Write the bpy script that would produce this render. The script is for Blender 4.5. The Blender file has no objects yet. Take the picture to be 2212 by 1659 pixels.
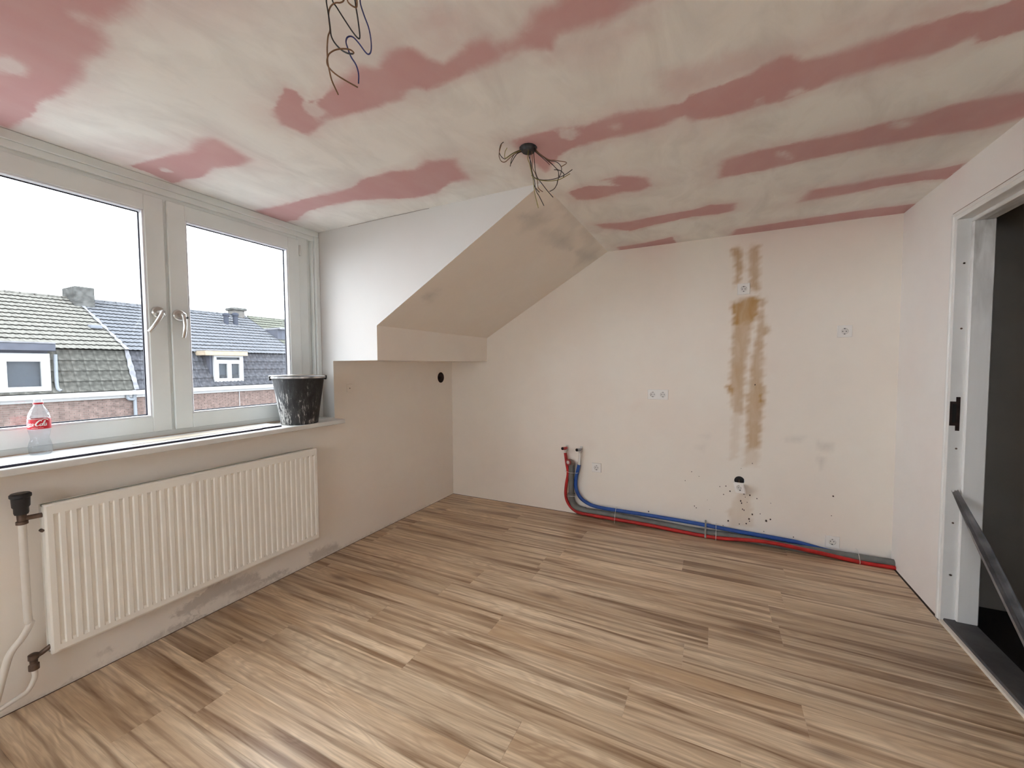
import bpy, bmesh, math, random
import numpy as np
from mathutils import Vector, Matrix
random.seed(7)
C = bpy.context.scene.collection
PI = math.pi

# ------------------------------------------------------------------ camera, world, exposure
FPX, YAW, PITCH, ROLL = 877.483, 3.60349, -0.04517, -0.00611
CAM = Vector((3.47301, 2.42021, 1.33))
FWD = Vector((math.cos(PITCH)*math.cos(YAW), math.cos(PITCH)*math.sin(YAW), math.sin(PITCH)))
_r = FWD.cross(Vector((0, 0, 1))).normalized(); _u = _r.cross(FWD)
RGT = _r*math.cos(ROLL) + _u*math.sin(ROLL); UPV = -_r*math.sin(ROLL) + _u*math.cos(ROLL)
cam_d = bpy.data.cameras.new('camera'); cam = bpy.data.objects.new('camera', cam_d); C.objects.link(cam)
cam_d.sensor_width = 36.0; cam_d.lens = FPX/2212*36.0; cam_d.clip_start = 0.05; cam_d.clip_end = 300
M = Matrix((RGT, UPV, -FWD)).transposed().to_4x4(); M.translation = CAM; cam.matrix_world = M
bpy.context.scene.camera = cam

SKY = 12.0
world = bpy.data.worlds.new('overcast_sky'); bpy.context.scene.world = world; world.use_nodes = True
bg = world.node_tree.nodes['Background']; bg.inputs[0].default_value = (0.92, 0.98, 1.06, 1); bg.inputs[1].default_value = SKY
vs = bpy.context.scene.view_settings
vs.view_transform = 'Standard'; vs.look = 'None'; vs.gamma = 1; vs.use_curve_mapping = False; vs.exposure = 0.0
cy = bpy.context.scene.cycles
cy.max_bounces = 14; cy.diffuse_bounces = 8; cy.glossy_bounces = 4; cy.transmission_bounces = 8; cy.transparent_max_bounces = 16
cy.caustics_reflective = False; cy.caustics_refractive = False

def at(px, py, ax, v):
    """point where the line of sight through a photograph pixel meets the plane  coordinate[ax] = v"""
    d = FWD + RGT*((px-1106)/FPX) - UPV*((py-829.5)/FPX)
    return CAM + d*((v-CAM[ax])/d[ax])
def at_plane(px, py, p, n):
    d = FWD + RGT*((px-1106)/FPX) - UPV*((py-829.5)/FPX)
    return CAM + d*((Vector(p)-CAM).dot(n)/d.dot(n))

# ------------------------------------------------------------------ materials
def nodes(name):
    m = bpy.data.materials.new(name); m.use_nodes = True
    return m, m.node_tree.nodes, m.node_tree.links, m.node_tree.nodes['Principled BSDF']
def mat(name, col, rough=0.6, metal=0.0, noise=0.0, nscale=20, bump=0.0, bscale=60, spec=0.5, stretch=(1, 1, 1), col2=None):
    m, N, L, b = nodes(name)
    b.inputs['Base Color'].default_value = (*col, 1); b.inputs['Roughness'].default_value = rough
    b.inputs['Metallic'].default_value = metal; b.inputs['Specular IOR Level'].default_value = spec
    tc = N.new('ShaderNodeTexCoord'); mp = N.new('ShaderNodeMapping'); mp.inputs['Scale'].default_value = stretch
    L.new(tc.outputs['Object'], mp.inputs[0])
    if noise or col2:
        n = N.new('ShaderNodeTexNoise'); n.inputs['Scale'].default_value = nscale; n.inputs['Detail'].default_value = 5
        L.new(mp.outputs[0], n.inputs['Vector'])
        r = N.new('ShaderNodeValToRGB'); c2 = col2 or tuple(c*(1-noise) for c in col)
        r.color_ramp.elements[0].position = 0.35; r.color_ramp.elements[1].position = 0.65
        r.color_ramp.elements[0].color = (*c2, 1); r.color_ramp.elements[1].color = (*col, 1)
        L.new(n.outputs[0], r.inputs[0]); L.new(r.outputs[0], b.inputs['Base Color'])
    if bump:
        n2 = N.new('ShaderNodeTexNoise'); n2.inputs['Scale'].default_value = bscale; n2.inputs['Detail'].default_value = 4
        L.new(mp.outputs[0], n2.inputs['Vector'])
        bp = N.new('ShaderNodeBump'); bp.inputs['Strength'].default_value = bump; bp.inputs['Distance'].default_value = 0.004
        L.new(n2.outputs[0], bp.inputs['Height']); L.new(bp.outputs[0], b.inputs['Normal'])
    return m
def math_(N, L, op, a, b=None, c=None, clamp=False):
    n = N.new('ShaderNodeMath'); n.operation = op; n.use_clamp = clamp
    for i, v in enumerate((a, b, c)):
        if v is None: continue
        if isinstance(v, (int, float)): n.inputs[i].default_value = v
        else: L.new(v, n.inputs[i])
    return n.outputs[0]
def mixc(N, L, f, a, b):
    n = N.new('ShaderNodeMix'); n.data_type = 'RGBA'; n.blend_type = 'MIX'
    if isinstance(f, (int, float)): n.inputs[0].default_value = f
    else: L.new(f, n.inputs[0])
    for k, v in ((6, a), (7, b)):
        if isinstance(v, tuple): n.inputs[k].default_value = (*v, 1)
        else: L.new(v, n.inputs[k])
    return n.outputs[2]
def noise_(N, L, vec, scale, detail=4, dist=0.0, rough=0.5):
    n = N.new('ShaderNodeTexNoise'); n.inputs['Scale'].default_value = scale; n.inputs['Detail'].default_value = detail
    n.inputs['Distortion'].default_value = dist; n.inputs['Roughness'].default_value = rough
    L.new(vec, n.inputs['Vector']); return n.outputs[0]
def mapping(N, L, vec, scale=(1, 1, 1), loc=(0, 0, 0), rot=(0, 0, 0)):
    m = N.new('ShaderNodeMapping'); m.inputs['Scale'].default_value = scale; m.inputs['Location'].default_value = loc
    m.inputs['Rotation'].default_value = rot; L.new(vec, m.inputs[0]); return m.outputs[0]
def attr(N, name):
    a = N.new('ShaderNodeAttribute'); a.attribute_name = name; return a.outputs['Fac']

WALL = (0.86, 0.815, 0.745)
def plaster(name, base=WALL, fields=(), fine=0.04, warm=0.06, veil=0.0):
    """painted plaster; fields = (attribute, colour, opacity, edge width in m, edge noise in m, noise scale)"""
    m, N, L, b = nodes(name)
    tc = N.new('ShaderNodeTexCoord').outputs['Object']
    n1 = noise_(N, L, tc, 1.6, 3); n2 = noise_(N, L, tc, 9, 5)
    f = math_(N, L, 'MULTIPLY_ADD', n1, 2.2, -0.6, True)
    c = mixc(N, L, f, base, tuple(x*(1-warm*k) for x, k in zip(base, (0.3, 1.0, 1.2))))
    f2 = math_(N, L, 'MULTIPLY_ADD', n2, 3.0, -1.1, True)
    c = mixc(N, L, math_(N, L, 'MULTIPLY', f2, fine*2), c, tuple(x*0.8 for x in base))
    if veil:                                  # greyish troweled filler clouds
        nv = noise_(N, L, mapping(N, L, tc, (1.2, 2.4, 1)), 2.4, 6, 0.8, 0.6)
        c = mixc(N, L, math_(N, L, 'MULTIPLY', math_(N, L, 'MULTIPLY_ADD', nv, 3.4, -1.45, True), veil), c, (0.60, 0.575, 0.55))
    for (an, col, op, w, na, ns) in fields:
        v = attr(N, an)
        ns1 = noise_(N, L, mapping(N, L, tc, (1, 1, 1)), ns, 6, 0.6, 0.62)
        wide = noise_(N, L, tc, 2.7, 2)
        d = math_(N, L, 'ADD', v, math_(N, L, 'MULTIPLY', math_(N, L, 'SUBTRACT', ns1, 0.5), na))
        ww = math_(N, L, 'MULTIPLY_ADD', math_(N, L, 'MULTIPLY_ADD', wide, 4.0, -1.5, True), w*3.0, w)
        k = math_(N, L, 'MULTIPLY_ADD', math_(N, L, 'DIVIDE', d, ww), 0.5, 0.5, True)
        mr = N.new('ShaderNodeMapRange'); mr.interpolation_type = 'SMOOTHSTEP'; L.new(k, mr.inputs[0])
        n3 = noise_(N, L, mapping(N, L, tc, (2, 3, 2)), 3.0, 5)
        op2 = math_(N, L, 'MULTIPLY', mr.outputs[0], math_(N, L, 'MULTIPLY_ADD', n3, op*0.5, op*0.75, True))
        c = mixc(N, L, op2, c, col)
    L.new(c, b.inputs['Base Color']); b.inputs['Roughness'].default_value = 0.85; b.inputs['Specular IOR Level'].default_value = 0.25
    nb = noise_(N, L, tc, 35, 5); bp = N.new('ShaderNodeBump'); bp.inputs['Strength'].default_value = 0.12; bp.inputs['Distance'].default_value = 0.004
    L.new(nb, bp.inputs['Height']); L.new(bp.outputs[0], b.inputs['Normal'])
    return m

def wood_mat():
    m, N, L, b = nodes('laminate_wood')
    tc = N.new('ShaderNodeTexCoord').outputs['Object']; oi = N.new('ShaderNodeObjectInfo').outputs['Random']
    cb = N.new('ShaderNodeCombineXYZ'); L.new(math_(N, L, 'MULTIPLY', oi, 37.0), cb.inputs[0]); L.new(math_(N, L, 'MULTIPLY', oi, 91.0), cb.inputs[1]); L.new(math_(N, L, 'MULTIPLY', oi, 13.0), cb.inputs[2])
    va = N.new('ShaderNodeVectorMath'); va.operation = 'ADD'; L.new(tc, va.inputs[0]); L.new(cb.outputs[0], va.inputs[1]); P = va.outputs[0]
    # slow figure: stretched noise feeding rings, so the grain closes around knots
    fig = noise_(N, L, mapping(N, L, P, (6.5, 1.05, 1)), 1.0, 3, 0.5)
    rings = math_(N, L, 'SINE', math_(N, L, 'MULTIPLY', fig, 105.0))
    rings = math_(N, L, 'MULTIPLY_ADD', rings, 0.5, 0.5)
    streak = noise_(N, L, mapping(N, L, P, (30, 1.15, 1)), 1.0, 5, 0.5)
    broad = noise_(N, L, mapping(N, L, P, (9, 0.8, 1)), 1.0, 4, 0.5)
    fine = noise_(N, L, mapping(N, L, P, (170, 5, 1)), 1.0, 4, 0.6)
    light = (0.76, 0.61, 0.44); mid = (0.47, 0.325, 0.20); dark = (0.18, 0.098, 0.048)
    c = mixc(N, L, math_(N, L, 'MULTIPLY_ADD', broad, 3.4, -1.3, True), light, mid)
    c = mixc(N, L, math_(N, L, 'MULTIPLY_ADD', streak, 5.2, -2.42, True), c, dark)
    c = mixc(N, L, math_(N, L, 'MULTIPLY', rings, math_(N, L, 'MULTIPLY_ADD', noise_(N, L, mapping(N, L, P, (6, 1.6, 1)), 1.0, 2), 1.3, -.34, True)), c, (0.36, 0.24, 0.155))
    c = mixc(N, L, math_(N, L, 'MULTIPLY_ADD', fine, 1.7, -0.72, True), c, (0.34, 0.23, 0.15))
    # knots
    vo = N.new('ShaderNodeTexVoronoi'); vo.inputs['Scale'].default_value = 1.0; L.new(mapping(N, L, P, (4.2, 1.25, 1)), vo.inputs['Vector'])
    kn = math_(N, L, 'MULTIPLY_ADD', math_(N, L, 'ADD', vo.outputs['Distance'], math_(N, L, 'MULTIPLY', streak, 0.12)), -9.0, 1.75, True)
    c = mixc(N, L, math_(N, L, 'MULTIPLY', kn, 0.75), c, (0.13, 0.075, 0.05))
    hs = N.new('ShaderNodeHueSaturation'); hs.inputs['Saturation'].default_value = 1.04
    L.new(math_(N, L, 'MULTIPLY_ADD', math_(N, L, 'FRACT', math_(N, L, 'MULTIPLY', oi, 7.31)), 0.17, 0.96), hs.inputs['Value']); L.new(c, hs.inputs['Color'])
    L.new(hs.outputs[0], b.inputs['Base Color'])
    L.new(math_(N, L, 'MULTIPLY_ADD', fine, 0.14, 0.25), b.inputs['Roughness'])
    b.inputs['Specular IOR Level'].default_value = 0.5
    bp = N.new('ShaderNodeBump'); bp.inputs['Strength'].default_value = 0.10; bp.inputs['Distance'].default_value = 0.001
    L.new(fine, bp.inputs['Height']); L.new(bp.outputs[0], b.inputs['Normal'])
    return m
def glass_pane_mat():
    m, N, L, b = nodes('window_glass'); N.remove(b); out = N['Material Output']
    t = N.new('ShaderNodeBsdfTransparent'); t.inputs[0].default_value = (0.97, 0.98, 0.978, 1)
    g = N.new('ShaderNodeBsdfGlossy'); g.inputs['Roughness'].default_value = 0.0
    lw = N.new('ShaderNodeLayerWeight'); lw.inputs[0].default_value = 0.5     # Schlick, the same on both faces of the pane
    fr = math_(N, L, 'MULTIPLY_ADD', math_(N, L, 'POWER', lw.outputs['Facing'], 5.0), 0.9, 0.035, True)
    mx = N.new('ShaderNodeMixShader'); L.new(fr, mx.inputs[0]); L.new(t.outputs[0], mx.inputs[1]); L.new(g.outputs[0], mx.inputs[2])
    L.new(mx.outputs[0], out.inputs[0]); return m
def bucket_mat():
    m, N, L, b = nodes('plaster_stained_rubber')
    tc = N.new('ShaderNodeTexCoord').outputs['Object']
    n = noise_(N, L, mapping(N, L, tc, (60, 60, 12)), 1.0, 7, 1.2, 0.68)
    big = noise_(N, L, mapping(N, L, tc, (16, 16, 6)), 1.0, 4)
    sp = N.new('ShaderNodeSeparateXYZ'); L.new(tc, sp.inputs[0])
    low = math_(N, L, 'MULTIPLY_ADD', sp.outputs[2], -0.5, 0.06)
    side = math_(N, L, 'MULTIPLY_ADD', sp.outputs[0], 0.55, 0.0)
    s = math_(N, L, 'ADD', math_(N, L, 'ADD', n, math_(N, L, 'MULTIPLY_ADD', big, 0.5, -0.25)), math_(N, L, 'ADD', low, side))
    k = math_(N, L, 'MULTIPLY_ADD', s, 14.0, -8.4, True)
    k2 = math_(N, L, 'MULTIPLY_ADD', s, 3.0, -1.2, True)
    c = mixc(N, L, k2, (0.006, 0.006, 0.007), (0.05, 0.05, 0.052)); c = mixc(N, L, k, c, (0.42, 0.41, 0.39))
    L.new(c, b.inputs['Base Color']); b.inputs['Roughness'].default_value = 0.6
    return m

m_white = mat('white_pvc', (0.62, 0.62, 0.60), 0.35, bump=0)
m_frame = mat('white_painted_frame', (0.78, 0.82, 0.81), 0.4, noise=0.06, nscale=4)
m_bead = mat('white_glazing_bead', (0.74, 0.76, 0.80), 0.35)
m_gasket = mat('dark_gasket', (0.02, 0.02, 0.035), 0.6)
m_sill = mat('sill_laminate', (0.74, 0.73, 0.70), 0.45, noise=0.08, nscale=14)
m_rad = mat('radiator_enamel', (0.90, 0.875, 0.81), 0.4, noise=0.03, nscale=5)
m_steel = mat('brushed_steel', (0.62, 0.60, 0.57), 0.28, 1.0)
m_dark = mat('black_plastic', (0.015, 0.015, 0.018), 0.45)
m_brass = mat('tarnished_brass', (0.16, 0.11, 0.085), 0.5, 0.6, noise=0.4, nscale=60)
m_pipe = mat('painted_pipe', (0.74, 0.70, 0.64), 0.4)
m_red = mat('red_plastic_pipe', (0.50, 0.012, 0.012), 0.5, noise=0.3, nscale=14)
m_blue = mat('blue_plastic_pipe', (0.018, 0.085, 0.36), 0.5, noise=0.25, nscale=14)
m_grey = mat('grey_pvc_drain', (0.17, 0.175, 0.165), 0.55, noise=0.3, nscale=12)
m_tie = mat('zip_tie_nylon', (0.75, 0.74, 0.70), 0.5)
m_socket = mat('socket_plastic', (0.82, 0.80, 0.77), 0.35)
m_socket_in = mat('socket_well_shaded', (0.72, 0.70, 0.67), 0.4)  # plate plastic made darker: recess shading put into the colour
m_hole = mat('raw_hole_brown', (0.10, 0.055, 0.035), 0.9, noise=0.5, nscale=40)
m_black = mat('unlit_void_black', (0.01, 0.01, 0.01), 0.9)
m_wood = wood_mat()
m_glass = glass_pane_mat()
m_floor_base = mat('screed', (0.10, 0.085, 0.07), 0.9, noise=0.3)
m_plaster = plaster('wall_plaster')
m_plaster_r = plaster('wall_plaster_right', (0.88, 0.865, 0.85))
m_door = mat('door_frame_paint', (0.82, 0.82, 0.81), 0.4, noise=0.07, nscale=6)
m_grime, N, L, b = nodes('door_frame_paint_grimy')
_tc = N.new('ShaderNodeTexCoord').outputs['Object']; _sp = N.new('ShaderNodeSeparateXYZ'); L.new(_tc, _sp.inputs[0])
_n = noise_(N, L, mapping(N, L, _tc, (1, 14, 2.6)), 2.0, 5, .5); _h = math_(N, L, 'MULTIPLY_ADD', _sp.outputs[2], 1.5, -2.1, True)
L.new(mixc(N, L, math_(N, L, 'MULTIPLY', math_(N, L, 'MULTIPLY_ADD', _n, 2.4, -.8, True), math_(N, L, 'MULTIPLY_ADD', _h, .85, .06)), (0.84, 0.84, 0.83), (0.33, 0.31, 0.28)), b.inputs['Base Color']); b.inputs['Roughness'].default_value = .45
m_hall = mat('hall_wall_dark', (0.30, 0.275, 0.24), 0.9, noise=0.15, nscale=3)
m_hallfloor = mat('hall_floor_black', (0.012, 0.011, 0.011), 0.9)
m_stone = mat('threshold_stone', (0.085, 0.083, 0.085), 0.6, col2=(0.045, 0.043, 0.046), nscale=9)
m_rawwood = mat('raw_timber', (0.62, 0.50, 0.38), 0.8, noise=0.35, nscale=12, stretch=(1, 12, 12))
m_cream = mat('cream_batten', (0.82, 0.77, 0.68), 0.7, noise=0.1)
m_wire_k = mat('wire_black', (0.012, 0.011, 0.012), 0.45)
m_wire_n = mat('wire_brown', (0.16, 0.075, 0.03), 0.45)
m_wire_b = mat('wire_blue', (0.015, 0.02, 0.12), 0.45)
m_wire_y = mat('wire_green_yellow', (0.22, 0.20, 0.05), 0.45)

# ------------------------------------------------------------------ mesh helpers
OFF = {}
def woff(o): return OFF.get(o.name, Vector((0, 0, 0)))
def link_mesh(name, me, m=None, parent=None, smooth=False):
    o = bpy.data.objects.new(name, me); C.objects.link(o)
    base = woff(parent) if parent else Vector((0, 0, 0))
    if base.length: me.transform(Matrix.Translation(-base))
    if parent: o.parent = parent
    OFF[o.name] = base
    if m:
        for mm in (m if isinstance(m, (list, tuple)) else [m]): me.materials.append(mm)
    if smooth:
        me.polygons.foreach_set('use_smooth', [True]*len(me.polygons)); me.set_sharp_from_angle(angle=math.radians(38))
    return o
def obj(name, bm, m=None, parent=None, smooth=False):
    me = bpy.data.meshes.new(name); bmesh.ops.recalc_face_normals(bm, faces=bm.faces); bm.to_mesh(me); bm.free()
    return link_mesh(name, me, m, parent, smooth)
def thing(name, label, cat, loc=(0, 0, 0), group=None):
    o = bpy.data.objects.new(name, None); C.objects.link(o); o.location = loc; o.empty_display_size = 0.05
    OFF[o.name] = Vector(loc); o['label'] = label; o['category'] = cat
    if group: o['group'] = group
    return o
def struct(o, label=None):
    o['kind'] = 'structure'
    if label: o['label'] = label
    return o
def tag(o, label, cat, group=None, kind=None):
    o['label'] = label; o['category'] = cat
    if group: o['group'] = group
    if kind: o['kind'] = kind
    return o
def recentre(o, loc):
    """give a single-mesh thing its own origin at its base"""
    loc = Vector(loc); o.data.transform(Matrix.Translation(-loc)); o.location = loc; OFF[o.name] = loc; return o
def bx(bm, a, b, bevel=0.0, seg=1):
    a, b = Vector(a), Vector(b); r = bmesh.ops.create_cube(bm, size=1.0)
    for v in r['verts']: v.co = Vector([(a[i]+b[i])/2 + v.co[i]*abs(b[i]-a[i]) for i in range(3)])
    if bevel:
        es = list({e for v in r['verts'] for e in v.link_edges})
        bmesh.ops.bevel(bm, geom=es, offset=bevel, segments=seg, affect='EDGES', profile=0.6)
    return bm
def box(name, a, b, m, parent=None, bevel=0.0, seg=1):
    return obj(name, bx(bmesh.new(), a, b, bevel, seg), m, parent)
def boxes(name, L, m, parent=None, bevel=0.0):
    bm = bmesh.new()
    for a, b in L: bx(bm, a, b, bevel)
    return obj(name, bm, m, parent)
def each(name, L, m, parent=None, bevel=0.0):
    return [box(name, a, b, m, parent, bevel) for a, b in L]
def poly(bm, pts):
    vs_ = [bm.verts.new(p) for p in pts]; return bm.faces.new(vs_)
def cr(pts, n=6):
    P = [Vector(p) for p in pts]
    if len(P) < 3: return P
    P = [P[0]*2-P[1]] + P + [P[-1]*2-P[-2]]; out = []
    for i in range(1, len(P)-2):
        a, b, c, d = P[i-1:i+3]
        for k in range(n):
            t = k/n; out.append(0.5*((2*b)+(-a+c)*t+(2*a-5*b+4*c-d)*t*t+(-a+3*b-3*c+d)*t**3))
    out.append(P[-2]); return out
def tube(bm, pts, r, seg=10, n=6, cap=True, smooth_path=True):
    Q = cr(pts, n) if smooth_path else [Vector(p) for p in pts]
    rad = r if callable(r) else (lambda t: r)
    t0 = (Q[1]-Q[0]).normalized(); ref = Vector((0, 0, 1)) if abs(t0.z) < 0.9 else Vector((1, 0, 0))
    u = t0.cross(ref).normalized(); rings = []
    for i, p in enumerate(Q):
        t = (Q[min(i+1, len(Q)-1)]-Q[max(i-1, 0)]).normalized()
        u = (u - t*u.dot(t)).normalized(); w = t.cross(u); rr = rad(i/(len(Q)-1))
        rings.append([bm.verts.new(p + (u*math.cos(2*PI*k/seg)+w*math.sin(2*PI*k/seg))*rr) for k in range(seg)])
    for a, b in zip(rings, rings[1:]):
        for k in range(seg): bm.faces.new((a[k], a[(k+1) % seg], b[(k+1) % seg], b[k]))
    if cap: bm.faces.new(rings[0][::-1]); bm.faces.new(rings[-1])
    return bm
def tube_obj(name, pts, r, m, parent=None, seg=10, n=6, **k):
    return obj(name, tube(bmesh.new(), pts, r, seg, n, **k), m, parent, True)
def lathe(bm, prof, c=(0, 0, 0), axis='z', seg=32, caps=(True, True)):
    c = Vector(c); rings = []
    for r, h in prof:
        ring = []
        for k in range(seg):
            a = 2*PI*k/seg; x, y = r*math.cos(a), r*math.sin(a)
            p = {'z': Vector((x, y, h)), 'x': Vector((h, x, y)), 'y': Vector((x, h, y))}[axis]
            ring.append(bm.verts.new(c+p))
        rings.append(ring)
    for a, b in zip(rings, rings[1:]):
        for k in range(seg): bm.faces.new((a[k], a[(k+1) % seg], b[(k+1) % seg], b[k]))
    if caps[0]: bm.faces.new(rings[0][::-1])
    if caps[1]: bm.faces.new(rings[-1])
    return bm
def copy_tree(o, loc=None, parent=None):
    c = o.copy(); C.objects.link(c)
    if parent: c.parent = parent
    if loc is not None: c.location = loc; OFF[c.name] = Vector(loc)
    for ch in list(o.children): copy_tree(ch, None, c)
    return c

# signed distance of a traced outline, positive inside (for filler and stain outlines on real surfaces)
def sdf(P, pg):
    pg = np.array(pg); n = len(pg); d = np.full(len(P), 1e9); ins = np.zeros(len(P), bool)
    for i in range(n):
        a, b = pg[i], pg[(i+1) % n]; ab = b-a; t = np.clip(((P-a)@ab)/(ab@ab+1e-12), 0, 1)
        d = np.minimum(d, np.hypot(*(P-a-t[:, None]*ab).T))
        cnd = (a[1] > P[:, 1]) != (b[1] > P[:, 1])
        xi = (b[0]-a[0])*(P[:, 1]-a[1])/((b[1]-a[1]) if b[1] != a[1] else 1e-9)+a[0]
        ins ^= cnd & (P[:, 0] < xi)
    return np.where(ins, d, -d)
def grid(name, o, U, V, nu, nv, m, fields=None, ruv=None, parent=None):
    """flat grid o + s*U + t*V; fields {attr: fn(P2)} with P2 the metric coordinates along U and V"""
    o, U, V = Vector(o), Vector(U), Vector(V)
    s = np.linspace(0, 1, nu+1); t = np.linspace(0, 1, nv+1); S, T = np.meshgrid(s, t, indexing='ij'); S, T = S.ravel(), T.ravel()
    co = np.array(o)[None]+S[:, None]*np.array(U)+T[:, None]*np.array(V)
    i, j = np.meshgrid(range(nu), range(nv), indexing='ij'); a = (i*(nv+1)+j).ravel()
    F = np.stack([a, a+nv+1, a+nv+2, a+1], 1)
    me = bpy.data.meshes.new(name); me.from_pydata(co.tolist(), [], F.tolist())
    for k, fn in (fields or {}).items():
        at_ = me.attributes.new(k, 'FLOAT', 'POINT'); at_.data.foreach_set('value', fn(co).astype(np.float32))
    return link_mesh(name, me, m, parent)

# ------------------------------------------------------------------ room dimensions
H, W, CX, XR = 2.285, 3.488, 1.4545, 6.2
SILL, YL, ZL, ZK, YT = 0.968, 0.42, 1.371, 1.60, 1.60
XD = 3.75                       # far cheek of the dormer, behind the left frame edge
YW = -0.126                     # inner face of the window frame

# ------------------------------------------------------------------ ceiling with pink board showing through filler
def Z3(L): return [(x/2.011, y/2.011) for x, y in L]
def Z4(L): return [(1100+x/1.989, y/1.989) for x, y in L]
PINK = [
 Z3([(-700, -300), (620, -200), (590, 0), (575, 45), (490, 75), (440, 105), (470, 190), (430, 240), (380, 252), (350, 340), (270, 410), (170, 440), (150, 490), (40, 560), (-300, 420)]),
 Z3([(1195, 470), (1205, 430), (1240, 380), (1290, 400), (1325, 445), (1380, 440), (1440, 390), (1500, 330), (1560, 285), (1640, 300), (1690, 225), (1780, 205), (1800, 215), (1860, 260), (1930, 275), (2010, 215), (2060, 175), (2110, 165), (2150, 195), (2212, 180)])
 + Z4([(60, 130), (110, 50), (190, 20), (280, -60), (900, -300), (1100, -300), (640, -20), (540, 15), (480, 62), (400, 100), (200, 150), (180, 215), (60, 205), (0, 240)])
 + Z3([(2100, 290), (2000, 330), (1870, 390), (1800, 380), (1750, 430), (1620, 470), (1530, 495), (1420, 520), (1340, 588), (1230, 545), (1190, 505)]),
 Z3([(560, 722), (640, 700), (740, 675), (830, 655), (860, 610), (930, 598), (1000, 640), (1090, 690), (1050, 718), (930, 730), (880, 770), (800, 780), (750, 797), (640, 748)]),
 Z3([(1105, 915), (1240, 888), (1380, 850), (1480, 830), (1540, 810), (1570, 780), (1700, 745), (1800, 738), (1850, 700), (1980, 690), (1990, 725), (2042, 778), (1960, 790), (1890, 840), (1800, 860), (1660, 865), (1540, 870), (1400, 900), (1330, 920), (1290, 955), (1240, 965)]),
 Z4([(5, 605), (200, 553), (330, 540), (470, 485), (640, 465), (755, 440), (770, 410), (900, 370), (1010, 330), (1150, 245), (1200, 240), (1260, 262), (1400, 230), (1600, 160), (1850, 80), (1980, 50), (2060, 40), (2120, 20), (2300, -60), (2900, -150), (2900, -60), (2212, 125), (2020, 187), (1990, 155), (1900, 200), (1800, 240), (1600, 285), (1400, 345), (1280, 395), (1190, 430), (1080, 452), (960, 490), (790, 520), (750, 498), (700, 520), (660, 540), (560, 570), (400, 600), (270, 637), (220, 665), (160, 738), (130, 720), (30, 632)]),
 Z4([(918, 690), (980, 670), (1100, 640), (1300, 600), (1500, 560), (1640, 520), (1760, 500), (1900, 450), (2000, 430), (2400, 360), (2400, 470), (2212, 502), (2050, 552), (1800, 587), (1500, 642), (1300, 682), (1100, 730), (898, 767)]),
 Z4([(1248, 868), (1300, 815), (1480, 790), (1560, 770), (1850, 725), (1960, 700), (1890, 767), (1760, 777), (1600, 802), (1460, 832)]),
 Z4([(948, 1012), (975, 985), (1200, 950), (1500, 905), (1770, 872), (1700, 920), (1580, 930), (1400, 952), (1200, 986), (1060, 1002)]),
 Z4([(255, 825), (330, 800), (470, 797), (395, 777), (480, 755), (590, 763), (607, 800), (560, 820), (480, 827), (370, 857), (290, 858)]),
 Z4([(368, 963), (500, 955), (680, 920), (800, 900), (860, 880), (970, 875), (966, 905), (900, 920), (780, 932), (620, 967), (520, 992), (400, 980)]),
 Z4([(463, 1062), (600, 1040), (702, 1017), (716, 1045), (600, 1063), (475, 1076)]),
]
HOLES = [Z3([(1745, 400), (1790, 385), (1850, 395), (1840, 425), (1760, 440)]), Z3([(2180, 230), (2240, 215), (2250, 270), (2185, 275)]), Z4([(1060, 425), (1085, 422), (1090, 440), (1062, 440)]), Z4([(440, 538), (470, 535), (475, 552), (445, 553)]), Z4([(1150, 650), (1190, 650), (1215, 685), (1160, 670)]), Z4([(340, 785), (440, 768), (450, 780), (380, 800)]), Z3([(-30, 235), (60, 245), (135, 312), (100, 332), (-30, 318)]), Z3([(1308, 452), (1370, 440), (1422, 492), (1380, 522), (1320, 480)]),
 Z3([(675, 724), (720, 727), (765, 752), (700, 746)]), Z4([(200, 562), (260, 548), (305, 570), (275, 602), (215, 595)]),
 Z4([(1195, 395), (1250, 375), (1290, 398), (1260, 418), (1200, 415)]), Z4([(1640, 520), (1740, 520), (1700, 550), (1650, 545)]),
 Z3([(320, 55), (400, 78), (440, 105), (340, 85)])]
FAINT = [Z3([(1780, 205), (1850, 165), (1890, 20), (1970, 15), (1990, 110), (2010, 155), (2110, 160), (2000, 260), (1880, 280)]), Z3([(560, -100), (1150, -100), (1060, 20), (1000, 45), (700, 110), (480, 75)]), Z3([(1850, 170), (1560, 240), (1500, 300), (1420, 200), (1700, 140), (1880, 10), (2100, 40), (2110, 165)]),
 Z4([(150, 200), (400, 110), (600, 120), (380, 240), (160, 260)]), Z4([(640, 300), (1140, 200), (1400, 170), (1000, 330), (700, 440)]), Z4([(1350, 150), (1900, -20), (2212, -60), (1800, 100)]),
 Z3([(560, 722), (400, 660), (800, 620), (840, 650)])]
def on_ceil(pg):
    return [tuple(at(x, y, 2, H))[:2] for x, y in pg]
PINKW = [on_ceil(p) for p in PINK]; HOLESW = [on_ceil(p) for p in HOLES]; FAINTW = [on_ceil(p) for p in FAINT]
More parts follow.
